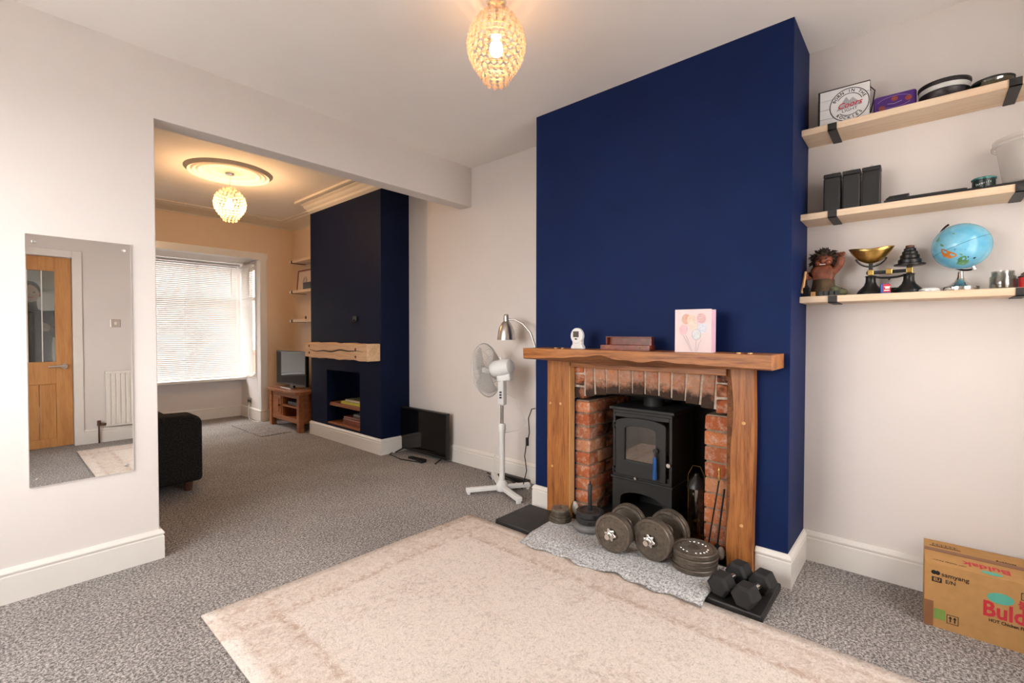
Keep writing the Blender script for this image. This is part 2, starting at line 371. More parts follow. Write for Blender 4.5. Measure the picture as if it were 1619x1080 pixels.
# right-hand wall in its alcoves
b=mb().box((XB,-.79,0),(3.0,.461+.02,ZC)).box((XB,1.982-.02,0),(3.0,YA2,ZC)).box((XB,YA2,0),(3.0,3.952+.02,ZC2))
struct(b.build('wall_right',m['wall']),'pale wall of the shelf alcove and behind the fan')
struct(mb().box((XB,5.40,0),(3.0,7.5,ZC2)).build('wall_right',m['wall_far']),'wall coloured with warm lamplight of the far alcove behind the television stand')
# wall with the mirror and the wide opening
b=mb().prism([(XL,0),(XO,0),(XO,ZB),(XB,ZB),(XB,ZC2),(XL,ZC2)],'y',YA,YA2)
struct(b.build('wall_middle',m['wall'],bevel=.004),'pale dividing wall with mirror and wide opening')
# chimney breast of the stove
OY0,OY1,OZ = .735,1.672,1.012
b=mb().box((XC,.461,0),(3.3,OY0,ZC)).box((XC,OY1,0),(3.3,1.982,ZC)).box((XC,OY0,OZ),(3.3,OY1,ZC)).box((3.12,OY0,0),(3.3,OY1,OZ))
chim=struct(b.build('wall_chimney',m['blue']),'navy blue chimney breast around the brick fireplace')
# far chimney breast with its square niche
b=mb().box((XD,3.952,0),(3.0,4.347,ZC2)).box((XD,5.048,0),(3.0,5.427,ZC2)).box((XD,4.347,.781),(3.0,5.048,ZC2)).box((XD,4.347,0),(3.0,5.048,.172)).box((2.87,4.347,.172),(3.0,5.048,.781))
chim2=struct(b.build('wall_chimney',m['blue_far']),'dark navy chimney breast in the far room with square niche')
# bay
BX0,BX1,BY,SZ,HZ = 0.0,2.437,7.38,.55,2.18
b=mb().box((XL,YF,0),(BX0,YF+.12,ZC2)).box((BX0,YF,HZ+.02),(BX1+.08,YF+.12,ZC2)).box((BX1+.08,YF,0),(XB,YF+.12,ZC2))
struct(b.build('wall_far',m['wall_far']),'wall coloured with warm lamplight above and beside the bay window')
b=mb().box((BX0-.1,YF+.1,HZ),(BX1+.1,7.5,ZC2)).box((BX0-.1,BY,0),(BX1+.1,7.48,SZ-.02)).box((BX0-.1,YF+.1,0),(BX0,7.48,ZC2))
b.box((BX1,YF+.1,0),(BX1+.1,6.86,ZC2)).box((BX1,7.35,0),(BX1+.1,7.48,ZC2)).box((BX1,6.86,0),(BX1+.1,7.35,.58)).box((BX1,6.86,2.12),(BX1+.1,7.35,ZC2))
struct(b.build('wall_bay',m['wall']),'pale reveal and low wall of the bay window')
# casing round the bay opening
b=mb().box((BX0-.1,YF-.012,HZ-.005),(BX1+.1,YF+.1,HZ+.085)).box((BX1-.004,YF-.012,0),(BX1+.085,YF+.1,HZ))
struct(b.build('trim_1',m['upvc'],bevel=.005),'white casing around the bay opening')
struct(mb().box((BX0,7.20,SZ-.02),(BX1,7.42,SZ+.015)).build('trim_2',m['upvc'],bevel=.006),'white sill board of the bay window')
# skirting boards
PROF=[(0,0),(.018,0),(.018,.118),(.015,.122),(.015,.127),(.019,.131),(.019,.137),(.013,.146),(.008,.153),(0,.155)]
def skirt(name, pts, side, label, mat='gloss', prof=PROF, z0=0):
    P=[Vector(p) for p in pts]; n=len(P); dirs=[(P[i+1]-P[i]).normalized() for i in range(n-1)]
    nor=[Vector((-d.y,d.x))*side for d in dirs]; vs=[]; fs=[]; k=len(prof)
    for i in range(n):
        if i==0: o=nor[0]
        elif i==n-1: o=nor[-1]
        else: o=(nor[i-1]+nor[i])/(1+nor[i-1].dot(nor[i]))
        vs+=[(P[i].x+o.x*d,P[i].y+o.y*d,z0+z) for d,z in prof]
    for i in range(n-1):
        for j in range(k): fs.append((i*k+j,i*k+(j+1)%k,(i+1)*k+(j+1)%k,(i+1)*k+j))
    fs.append(tuple(range(k))); fs.append(tuple(range((n-1)*k,n*k)))
    return struct(mb().add(vs,fs).build(name,m[mat],smooth=30),label)
skirt('baseboard_middle',[(XL,YA),(XO,YA),(XO,YA2),(XL,YA2)],-1,'white skirting board under the mirror')
skirt('baseboard_right',[(XC,.598),(XC,.461),(XB,.461),(XB,YB)],-1,'white skirting board around the shelf alcove')
skirt('baseboard_right',[(XB,3.952),(XB,1.982),(XC,1.982),(XC,1.846)],-1,'white skirting board behind the fan')
skirt('baseboard_chimney',[(XB,5.427),(XD,5.427),(XD,3.952),(XB,3.952)],-1,'white skirting board around the far chimney breast')
skirt('baseboard_far',[(BX0,BY),(BX1,BY),(BX1,YF-.012),(XB,YF-.012),(XB,5.427)],-1,'white skirting board along the bay')
skirt('baseboard_back',[(XB-.02,YB),(DX1+.07,YB)],-1,'white skirting board under the radiator')
# cornice of the far room and plaster rose
COV=[(0,0),(.25,0),(.25,-.014),(.20,-.014),(.19,-.022),(.11,-.028),(.06,-.04),(.03,-.055),(.012,-.062),(.012,-.075),(0,-.075)]
skirt('trim_3',[(XL,YF),(XB,YF),(XB,5.427)],-1,'cream plaster cornice above the bay',mat='cream',prof=COV,z0=ZC2)
COV2=[(0,0),(.185,0),(.185,-.022),(.155,-.026),(.145,-.01),(.118,-.01),(.112,-.02),(.085,-.034),(.075,-.05),(.045,-.066),(.035,-.085),(.014,-.098),(0,-.104)]
skirt('trim_4',[(XD,5.427),(XD,YA2)],-1,'cream moulded cornice on the far chimney breast',mat='cream',prof=COV2,z0=ZC2)
prof=[(0,-.003),(.12,-.003),(.125,-.008),(.14,-.010),(.15,-.004),(.22,-.004),(.232,-.012),(.25,-.022),(.265,-.012),(.278,-.012),(.29,-.026),(.305,-.014),(.318,-.014),(.33,-.028),(.347,-.012),(.36,0)]
struct(mb().lathe(prof,64,(1.523,4.87,ZC2)).build('trim_5',m['cream'],smooth=25),'round plaster ceiling rose above the far lamp')
# ---- windows
def win(name, label, axis, plane, a0, a1, z0, z1, mull, trans, dep=.05, fw=.05):
    root=thing(name,label,'window'); del root['category']; struct(root)
    def bx(p,q,r,s,nm,mt,bev=.004,d=dep,off=0):
        if axis=='y': o=mb().box((p,plane+off,r),(q,plane+off+d,s))
        else: o=mb().box((plane+off,p,r),(plane+off+d,q,s))
        return o.build(nm,m[mt],root,bevel=bev)
    bx(a0,a1,z0,z0+fw,'frame_rail','upvc'); bx(a0,a1,z1-fw,z1,'frame_rail','upvc')
    bx(a0,a0+fw,z0+fw,z1-fw,'frame_stile','upvc'); bx(a1-fw,a1,z0+fw,z1-fw,'frame_stile','upvc')
    xs=[a0+fw]+[v for q in mull for v in (q-.025,q+.025)]+[a1-fw]
    for q in mull: bx(q-.025,q+.025,z0+fw,z1-fw,'mullion','upvc')
    for p,q in zip(xs[::2],xs[1::2]):
        zs=[z0+fw]+([trans-.025,trans+.025] if trans else [])+[z1-fw]
        if trans: bx(p,q,trans-.025,trans+.025,'transom','upvc')
        for r,s in zip(zs[::2],zs[1::2]): bx(p,q,r,s,'pane','glass',0,.006,.022)
    return root
win('window_1','white bay window behind venetian blinds','y',BY+.02,BX0,BX1,SZ,HZ,(.53,1.22,1.908),1.67)
win('window_2','narrow white side window of the bay','x',BX1+.04,6.86,7.35,.58,2.12,(),1.67)
win('window_3','white window behind the camera beside the radiator','y',-.76,WX0,WX1,WZ0,WZ1,((WX0+WX1)/2,),None)
win('window_added_left','wide unseen window added in the left wall to light the room','x',XL-.10,1.0,2.8,.85,2.25,(1.6,2.2),None)  # added window, never in view, for frontal light on the chimney breast
# ---- door behind the camera, seen in the mirror
dr=thing('door_1','oak door with leaded glass pane seen in the mirror','door'); del dr['category']; struct(dr)
y0,y1=-.735,-.695
mb().box((.47,y0,.01),(DX1-.005,y1,DZ-.005)).build('stile',m['door'],dr,bevel=.003)
mb().box((DX0+.005,y0,.01),(-.03,y1,DZ-.005)).build('stile',m['door'],dr,bevel=.003)
mb().box((-.03,y0,1.83),(.47,y1,DZ-.005)).build('rail',m['door'],dr,bevel=.003)
mb().box((-.03,y0,.665),(.47,y1,.895)).build('rail',m['door'],dr,bevel=.003)
mb().box((-.03,y0,.01),(.47,y1,.10)).build('rail',m['door'],dr,bevel=.003)
for i in range(4):
    a=-.03+i*.125; mb().box((a+.0015,y0+.01,.10),(a+.1235,y1-.012,.665)).build('plank',m['door'],dr,bevel=.003)
mb().box((-.03,-.718,.895),(.47,-.712,1.83)).build('pane',m['doorglass'],dr)
for x in (.18,.22,.30,.37): pass
for x in (.27,.375): mb().box((x-.004,-.722,.895),(x+.004,-.708,1.83)).build('lead_strip',m['gloss'],dr)
h=mb().cyl((.53,-.695,.845),(.53,-.665,.845),.026,n=20).cyl((.53,-.665,.845),(.53,-.64,.845),.011).tube([(.53,-.645,.845),(.49,-.645,.848),(.41,-.648,.845)],[.011,.011,.009],10).build('handle',m['steel'],dr,smooth=40,label='brushed steel lever handle')
b=mb().box((DX1,YB-.002,0),(DX1+.075,YB+.018,DZ+.075)).box((DX0-.075,YB-.002,0),(DX0,YB+.018,DZ+.075)).box((DX0,YB-.002,DZ),(DX1,YB+.018,DZ+.075))
b.box((DX1-.001,-.79,0),(DX1+.02,YB,DZ)).box((DX0-.02,-.79,0),(DX0+.001,YB,DZ)).box((DX0,-.79,DZ-.001),(DX1,YB,DZ+.02))
struct(b.build('trim_6',m['gloss'],bevel=.004),'white architrave around the oak door')
# hallway behind the door, glimpsed through its glass
b=mb().box((-.9,-2.6,-.06),(1.4,-.79,0))
struct(b.build('floor',m['carpet']),'hall floor behind the oak door')
b=mb().box((-1.0,-2.6,0),(-.9,-.79,2.6)).box((1.3,-2.6,0),(1.4,-.79,2.6)).box((-.9,-2.7,0),(.72,-2.6,2.6)).box((1.25,-2.7,0),(1.3,-2.6,2.6)).box((.72,-2.7,0),(1.25,-2.6,.3)).box((.72,-2.7,2.3),(1.25,-2.6,2.6)).box((-1.0,-2.7,2.6),(1.4,-.79,2.7))
struct(b.build('wall_hall',m['wall']),'hall walls behind the oak door')
win('window_added_hall','white window added out of sight to light the hall behind the door','y',-2.66,.72,1.25,.3,2.3,(),1.6)  # added beside the view through the door so daylight reaches the hall
# outdoors
struct(mb().box((-30,-30,-.35),(30,30,-.25)).build('ground',plain('pavement',(.32,.31,.30),.9,var=.15,vs_=2)),'grey pavement outside')
hs=thing('terraced_house','pale house across the street behind the blinds','house',(0,16,-.25))
hw=plain('pale_render',(.55,.54,.52),.9,var=.1); hb=plain('red_brick_wall',(.48,.10,.07),.9,var=.2); hr=plain('slate_roof',(.12,.12,.13),.8)
mb().box((-7,0,0),(9,6,5.6)).build('wall',hw,hs)
mb().prism([(-.4,5.6),(6.4,5.6),(3,8)],'x',-7.2,9.2).build('roof',hr,hs)
for i in range(5):
    for z in (.9,3.4):
        x=-5.6+i*3; f=mb().box((x,-.05,z),(x+1.5,.06,z+1.5)).build('window',m['upvc'],hs); mb().box((x+.1,-.07,z+.1),(x+1.4,-.04,z+1.4)).build('pane',m['screen'],f)
tag(mb().box((-8,11,-.25),(9,11.2,.75)).box((-8,10.97,.75),(9,11.23,.82)).build('garden_wall',hb,bevel=.01),'low red brick garden wall outside the bay window','wall')
# ---- fireplace bricks
BR={}
def brick_mesh(dx,dy,dz,mt,seed):
    k=(round(dx,3),round(dy,3),round(dz,3),mt,seed)
    if k not in BR:
        rnd=random.Random(hash(str(k))&0xffff); bm=bmesh.new(); bmesh.ops.create_cube(bm,size=1)
        bmesh.ops.scale(bm,vec=(dx,dy,dz),verts=bm.verts)
        for v in bm.verts: v.co+=Vector((rnd.uniform(-.003,.003),rnd.uniform(-.003,.003),rnd.uniform(-.003,.003)))
        bmesh.ops.bevel(bm,geom=bm.edges[:],offset=.007,segments=2,affect='EDGES',profile=.6)
        me=bpy.data.meshes.new('brick'); bm.to_mesh(me); bm.free(); me.materials.append(m[mt])
        me.polygons.foreach_set('use_smooth',[True]*len(me.polygons)); BR[k]=me
    return BR[k]
fp=thing('brick_fireplace','red brick fireplace opening with soldier arch','fireplace'); del fp['category']; fp['kind']='structure'
def brick(c,d,mt='brick',seed=0,rx=0,parent=fp):
    o=bpy.data.objects.new('brick',brick_mesh(*d,mt,seed)); C.objects.link(o); o.parent=parent
    o.location=c; o.rotation_euler=(rx+random.uniform(-.01,.01),random.uniform(-.01,.01),random.uniform(-.015,.015)); return o
PX=2.512
# left pillar: front brick + return bricks
ch=.0825; z=.03; i=0
while z<.775-.04:
    top=min(z+ch,.775); hz=top-z-.011
    if i%2==0:
        brick((PX+.05,1.622,z+hz/2),(.10,.112,hz),'brick',i%3); brick((PX+.215,1.622,z+hz/2),(.21,.112,hz),'brick' if i%3 else 'brick_soot',(i+1)%3); brick((PX+.44,1.622,z+hz/2),(.21,.112,hz),'brick_soot',i%2)
    else:
        brick((PX+.10,1.622,z+hz/2),(.20,.112,hz),'brick',i%3); brick((PX+.325,1.622,z+hz/2),(.21,.112,hz),'brick_soot',i%3); brick((PX+.525,1.622,z+hz/2),(.16,.112,hz),'brick_soot',i%2)
    brick((PX+.11,.796,z+hz/2),(.21,.122,hz),'brick',(i+2)%4); brick((PX+.33,.796,z+hz/2),(.21,.122,hz),'brick_soot',i%3); brick((PX+.53,.796,z+hz/2),(.15,.122,hz),'brick_soot',i%2)
    z+=ch; i+=1
mb().box((PX+.010,1.574,.03),(3.1,1.672,.77)).box((PX+.010,.735,.03),(3.1,.848,.77)).build('mortar',m['mortar'],fp)
# arch of soldier bricks
J=[1.592,1.52,1.44,1.355,1.27,1.19,1.105,1.031,.952,.87,.797]
def arch(y): 
    t=(y-1.19)/.46; return .842-.062*t*t
for a,b_ in zip(J,J[1:]):
    c=(a+b_)/2; zb=arch(c); zt=1.03; rx=(c-1.19)*-.16
    brick((2.60,c,(zb+zt)/2),(.215,a-b_-.010,zt-zb),'brick' if random.random()<.0 else 'brick_arch' if 'brick_arch' in m else 'brick',random.randint(0,2),rx)
for y,dy in ((1.634,.070),(.766,.056)):
    for k,(za,zz) in enumerate(((.785,.855),(.867,.935),(.947,1.02))): brick((2.60,y,(za+zz)/2),(.215,dy,zz-za),'brick_soot',k)
me=[]
pts=[(1.672,.775)]+[(1.672-.937*i/20, arch(1.672-.937*i/20)+.006) for i in range(21)]+[(.735,.775),(.735,1.012),(1.672,1.012)]
mb().prism([p for p in pts[1:22]]+[(.735,1.012),(1.672,1.012)],'x',2.501,2.70).build('mortar',m['mortar_l'],fp)
# sooted lining of the recess, laid in courses
lin=mb().box((3.06,.84,.03),(3.115,1.58,1.4 if 0 else .9)).box((2.70,.735,.80),(3.115,1.672,1.0)).build('lining',m['brick_black'],fp)
hl=struct(mb().box((2.472,OY0,0),(3.11,OY1,.045)).build('trim_7',m['slate'],bevel=.004),'black slate floor inside the fireplace')
tag(mb().box((2.09,.475,.0),(2.432,1.985,.036)).build('hearth_slab',m['slate'],bevel=.007),'black slate hearth slab in front of the fireplace','hearth')
# ------------------------------------------------------------------ rug, mat, mirror
def rugfn(u,v):
    x=.578+u*1.505; y=-.27+v*2.47; y+=.045*(1-u)*(v>.5)*v
    return (x,y,.009+.0018*math.sin(7*x)*math.sin(5*y))
tag(mb().grid(rugfn,30,40).build('area_rug',m['rug'],smooth=60,solid=.010),'large cream distressed rug with faded brown pattern','rug')
def matfn(u,v):
    y=.69+v*1.0; s=u*.40; wob=.012*math.sin(v*19)+.008*math.sin(v*47+1)+.02*math.sin(v*5+.5)
    x=2.395-s+wob*u
    edge=2.085
    if x>edge: z=.0415
    else:
        t=(edge-x)/.07; z=.0415-.018*min(1,t)**1.4+.004*math.sin(v*31)*min(1,t)
    return (x,y+.012*math.sin(u*6)*(v-.5),z)
tag(mb().grid(matfn,26,48).build('carpet_offcut',m['mat'],smooth=60,solid=.009),'light grey carpet offcut draped over the hearth slab under the weights','mat')
mi=thing('wall_mirror','frameless rectangular wall mirror with corner screws','mirror',(.304,YA,.491))
mb().box((-.186,-.009,0),(.186,-.003,1.155)).build('glass',m['mirror'],mi,bevel=.0025,seg=1)
mb().box((-.18,-.003,.01),(.18,0,1.145)).build('backing',m['black'],mi)
for x in (-.158,.158):
    for z in (.035,1.12):
        mb().lathe([(0,.004),(.0065,.003),(.009,0),(0,0)],14).build('screw',m['steel'],mi,smooth=40).matrix_local=Matrix.Translation((x,-.009,z))@Matrix.Rotation(PI/2,4,'X')
# ------------------------------------------------------------------ back wall things
ra=thing('radiator','white panel radiator on the back wall seen in the mirror','radiator',(1.35,YB,.17))
for i in range(10):
    x=-.49+i*.0417; mb().prism([(x,.05),(x+.006,.062),(x+.026,.062),(x+.032,.05)],'z',.02,.58).build('fin',m['gloss'],ra)
mb().box((-.5,.03,0),(-.065,.051,.60)).build('panel',m['gloss'],ra,bevel=.004)
mb().box((-.505,.005,.58),(-.06,.065,.605)).build('top_grille',m['gloss'],ra,bevel=.003)
for x in (-.42,-.16): mb().box((x,0,.1),(x+.03,.03,.5)).build('bracket',m['gloss'],ra)
v=mb().tube([(-.5,.042,.03),(-.56,.042,.03)],.012,10).tube([(-.56,.042,.05),(-.56,.042,-.17)],.008,10).cyl((-.56,.042,.02),(-.56,.042,.075),.016).build('valve',m['darkwood'],ra,smooth=40)
sw=thing('light_switch','brushed steel light switch on the back wall seen in the mirror','switch',(.945,YB,1.30))
mb().box((-.043,0,-.043),(.043,.006,.043)).build('plate',m['steel'],sw,bevel=.003); mb().box((-.011,.004,-.017),(.011,.011,.017)).build('rocker',m['white'],sw,bevel=.003)
# ------------------------------------------------------------------ figure put beyond the door glass in place of the photographer's reflection
def person():
    P=thing('person','person in a dark jacket raising one arm, stand-in for the photographer reflected in the leaded glass','person',(.31,-1.18,0))
    V=[(0,0,.95),(0,0,1.12),(0,.01,1.32),(0,.02,1.42),(0,.03,1.50),(0,.04,1.58),
       (-.17,.01,1.38),(-.22,.10,1.14),(-.15,.30,1.22),(.17,.01,1.38),(.20,.14,1.17),(.12,.32,1.24),
       (-.09,0,.90),(-.11,.01,.50),(-.12,-.03,.09),(-.12,.12,.04),(.09,0,.90),(.11,.01,.50),(.12,-.03,.09),(.12,.12,.04)]
    E_=[(0,1),(1,2),(2,3),(3,4),(4,5),(2,6),(6,7),(7,8),(2,9),(9,10),(10,11),(0,12),(12,13),(13,14),(14,15),(0,16),(16,17),(17,18),(18,19)]
    Rr=[(.15,.11),(.155,.115),(.16,.115),(.07,.07),(.055,.06),(.06,.06),(.075,.075),(.055,.055),(.035,.035),(.075,.075),(.055,.055),(.035,.035),(.095,.095),(.065,.065),(.042,.042),(.035,.03),(.095,.095),(.065,.065),(.042,.042),(.035,.03)]
    me=bpy.data.meshes.new('body'); me.from_pydata(V,E_,[]); o=bpy.data.objects.new('body',me); C.objects.link(o); o.parent=P
    sk=o.modifiers.new('sk','SKIN'); o.modifiers.new('ss','SUBSURF').levels=2
    if not me.skin_vertices: me.attributes.new  # layer is made with the modifier
    lay=me.skin_vertices[0].data if me.skin_vertices else None
    if lay is None:
        bm=bmesh.new(); bm.from_mesh(me); bm.verts.layers.skin.verify(); bm.to_mesh(me); bm.free(); lay=me.skin_vertices[0].data
    for i,r in enumerate(Rr): lay[i].radius=r
    lay[0].use_root=True
    o.modifiers['ss'].render_levels=2
    me.materials.append(plain('dark_jacket',(.012,.013,.016),.8,var=.2))
    skin=plain('skin',(.50,.30,.21),.5)
    hd=mb().ball((0,.045,1.62),(.072,.09,.112),20,14).ball((0,.135,1.605),(.013,.02,.02),10,8).ball((-.075,.04,1.61),(.012,.022,.03),8,6).ball((.075,.04,1.61),(.012,.022,.03),8,6).build('head',skin,P,smooth=60)
    mb().ball((0,.025,1.65),(.082,.094,.10),18,12).build('hair',plain('dark_hair',(.02,.015,.012),.7),hd,smooth=60)
    for x in (-.027,.027): mb().ball((x,.128,1.625),(.012,.006,.006),8,6).build('eye',m['black'],hd)
    mb().ball((0,.130,1.57),(.024,.006,.006),8,6).build('mouth',m['ink_red'],hd)
    for s,(hx,hy,hz) in ((-1,(-.15,.30,1.22)),(1,(.12,.32,1.24))):
        H=mb().ball((hx-s*.01,hy+.045,hz+.01),(.022,.045,.038),12,8)
        for k in range(4):
            z=hz+.035-k*.019; L=(.030,.036,.034,.026)[k]
            H.tube([(hx-s*.012,hy+.075,z),(hx-s*.030,hy+.075+L,z),(hx-s*.055,hy+.08+L*.7,z)],[.0095,.009,.0075],8)
        H.tube([(hx-s*.02,hy+.03,hz+.04),(hx-s*.045,hy+.055,hz+.055),(hx-s*.055,hy+.08,hz+.05)],[.011,.010,.008],8)
        H.build('hand',skin,P,smooth=60)
    cm=thing('camera_body','small black camera held by the person behind the door glass','camera',(.295,-.795,1.24))
    mb().box((-.06,-.03,-.04),(.06,.01,.04)).build('body',m['black'],cm,bevel=.008); 
    mb().lathe([(0,-.03),(.03,-.03),(.032,.03),(.0,.034)],20,(0,0,0),'y').build('lens',m['black'],cm,smooth=40)
    cm.location=(.295,-.835,1.24)
person()
# ------------------------------------------------------------------ blinds
def blind(name,label,x0,x1,z0,z1,loc,rz,n):
    B=thing(name,label,'blind',loc,rz,'venetian blinds in the bay')
    mb().box((x0,-.022,z1-.03),(x1,.022,z1)).build('headrail',m['white'],B,bevel=.003)
    s=mb(); t=math.radians(62)
    for i in range(n):
        z=z1-.045-i*(z1-z0-.075)/(n-1); c,d=math.cos(t)*.0148,math.sin(t)*.0148
        s.add([(x0+.006,-c,z-d),(x1-.006,-c,z-d),(x1-.006,0,z+.004),(x0+.006,0,z+.004),(x1-.006,c,z+d),(x0+.006,c,z+d)],[(0,1,2,3),(3,2,4,5)])
    s.build('slats',m['blind'],B,kind='stuff')
    mb().box((x0+.004,-.014,z0),(x1-.004,.014,z0+.016)).build('bottom_rail',m['white'],B,bevel=.004)
    k=max(2,int((x1-x0)/.5)+1)
    for i in range(k):
        x=x0+.09+(x1-x0-.18)*i/(k-1); mb().cyl((x,-.015,z0+.01),(x,-.015,z1-.02),.0012,n=6).build('ladder_cord',m['white'],B)
    xw=x1-.08; mb().cyl((xw,-.03,z1-.42),(xw,-.03,z1-.03),.004,n=8).build('wand',m['white'],B)
    return B
blind('venetian_blind','white venetian blind across the front of the bay window',.03,2.372,SZ+.02,2.165,(0,7.335,0),0,61)
blind('venetian_blind','narrow white venetian blind on the side of the bay',-.23,.255,.60,2.13,(2.405,7.08,0),-PI/2,59)
# ------------------------------------------------------------------ pendants
RP=[(0,.052),(.12,.088),(.28,.115),(.45,.126),(.6,.121),(.75,.101),(.88,.074),(1,.052)]
def rad(t):
    for (a,ra_),(b,rb) in zip(RP,RP[1:]):
        if t<=b: return ra_+(rb-ra_)*(t-a)/(b-a)
    return RP[-1][1]
crystal_near=translucent('amber_crystal',(.88,.68,.54),.45,.12,.5)
crystal_far=translucent('pale_amber_crystal',(.88,.68,.50),.14,.12,.75)
def pendant(label,loc,cord,hh,k,power,stuff):
    P=thing('pendant_lamp',label,'lamp',loc,0,'beaded pendant lamps')
    mb().lathe([(0,0),(.042,0),(.044,-.012),(.038,-.026),(.008,-.03),(0,-.03)],24).build('ceiling_cup',m['chrome'],P,smooth=40)
    mb().cyl((0,0,-.02),(0,0,-cord-.06),.003,n=8).build('cord',m['cable_w'],P)
    mb().lathe([(0,-cord-.05),(.02,-cord-.05),(.022,-cord-.10),(0,-cord-.10)],16).build('bulb_holder',m['white'],P,smooth=40)
    mb().lathe([(0,-.10),(.012,-.10),(.014,-.115),(.027,-.14),(.030,-.158),(.024,-.176),(.012,-.186),(0,-.189)],16,(0,0,-cord)).build('bulb',emit('warm_bulb',(1.0,.62,.32),power),P,smooth=60)
    crystal=crystal_far if stuff else crystal_near; nr=12; wires=mb(); beads=[]
    for i in range(nr):
        t=i/(nr-1); r=rad(t)*k; z=-cord-t*hh
        wires.tube([(r*.97*math.cos(a),r*.97*math.sin(a),z) for a in [2*PI*j/28 for j in range(28)]],.0016,5,closed=True)
        n=max(9,int(2*PI*r/(.0295*k)))
        beads+=[(r*math.cos(2*PI*(j+.5*(i%2))/n),r*math.sin(2*PI*(j+.5*(i%2))/n),z,2*PI*(j+.5*(i%2))/n) for j in range(n)]
    for j in range(3):
        a=2*PI*j/3; wires.tube([(0,0,-cord-.03)]+[(rad(0)*k*math.cos(a),rad(0)*k*math.sin(a),-cord)],.002,5)
    sh=wires.build('shade',m['brass'],P,smooth=60)
    bm=bmesh.new(); bmesh.ops.create_icosphere(bm,subdivisions=1,radius=.0128*k); bmesh.ops.scale(bm,vec=(.55,1,1),verts=bm.verts)
    me=bpy.data.meshes.new('bead'); bm.to_mesh(me); bm.free(); me.materials.append(crystal)
    if stuff:
        s=mb(); V=[tuple(v.co) for v in me.vertices]; Fc=[tuple(p.vertices) for p in me.polygons]
        for x,y,z,a in beads:
            s.m=Matrix.Translation((x,y,z))@Matrix.Rotation(a,4,'Z'); s.add(V,Fc)
        s.build('beads',crystal,sh,kind='stuff')
    else:
        for x,y,z,a in beads:
            o=bpy.data.objects.new('bead',me); C.objects.link(o); o.parent=sh; o.location=(x,y,z); o.rotation_euler=(0,0,a)
    return P
pendant('beaded amber pendant lamp hanging in front of the navy chimney breast',(1.50,1.42,ZC),.062,.295,1.0,LAMP_NEAR,False)
pendant('beaded amber pendant lamp below the plaster ceiling rose',(1.523,4.87,ZC2),.16,.29,1.05,LAMP_FAR,True)
# ------------------------------------------------------------------ far room furniture
so=thing('sofa','dark charcoal fabric sofa in the far room behind the dividing wall','sofa',(.10,4.11,0))
def rnd_arm(y0,y1):
    r=.07; pts=[(0,.07),(.985,.07)]+[(.985-.0,.50)]+[(.985-r+r*math.cos(a),.505+r*math.sin(a)) for a in [PI/2*i/6 for i in range(1,7)]]+[(.10,.60),(0,.62)]
    return mb().prism(pts,'y',y0,y1)
rnd_arm(0,.24).build('arm',m['fabric'],so,bevel=.03,seg=3); rnd_arm(1.66,1.9).build('arm',m['fabric'],so,bevel=.03,seg=3)
mb().box((0,.24,.07),(.96,1.66,.30)).build('base',m['fabric'],so,bevel=.02); mb().box((0,.24,.30),(.26,1.66,.84)).build('back',m['fabric'],so,bevel=.05,seg=3)
for y in (.245,.955): mb().box((.24,y,.30),(.98,y+.70,.46)).build('seat_cushion',m['fabric'],so,bevel=.04,seg=3)
for x in (.06,.90):
    for y in (.06,1.84): mb().cyl((x,y,0),(x,y,.08),.025,.032,12).build('foot',m['darkwood'],so,smooth=40)
ts=thing('tv_stand','small stained wooden television stand with door and open shelf','tv stand',(2.42,5.50,0))
mb().prism([(-.01,.05),(.03,0),(.43,0),(.43,.93),(.03,.93),(-.01,.88)],'z',.455,.49).build('top',m['stand'],ts,bevel=.006)
for x in (.02,.35):
    for y in (.03,.83): mb().box((x,y,0),(x+.065,y+.065,.455)).build('leg',m['stand'],ts,bevel=.005)
mb().box((.03,.095,.40),(.06,.83,.455)).box((.03,.095,.10),(.06,.83,.155)).build('front_rail',m['stand'],ts,bevel=.003)
mb().box((.06,.045,.10),(.37,.06,.455)).build('side_panel',m['stand'],ts); mb().box((.06,.865,.10),(.37,.88,.455)).build('side_panel',m['stand'],ts)
mb().box((.385,.06,.10),(.395,.86,.455)).build('back_panel',m['stand'],ts); mb().box((.045,.06,.12),(.385,.86,.14)).build('bottom',m['stand'],ts)
mb().box((.045,.095,.275),(.385,.56,.295)).build('shelf',m['stand'],ts); mb().box((.045,.55,.14),(.385,.575,.43)).build('divider',m['stand'],ts)
d=mb().box((.035,.578,.157),(.055,.828,.398)).build('door',m['stand'],ts,bevel=.003); mb().ball((.022,.605,.28),.013,12,8).build('knob',m['darkwood'],d,smooth=60)
mb().box((.029,.63,.19),(.036,.78,.365)).build('panel',m['stand'],d,bevel=.006)
tag(mb().box((2.50,5.64,.298),(2.76,5.98,.338)).box((2.495,5.66,.304),(2.50,5.96,.330)).build('disc_player',plain('dark_green_case',(.02,.035,.026),.4),bevel=.003),'dark slim disc player on the shelf of the television stand','player')
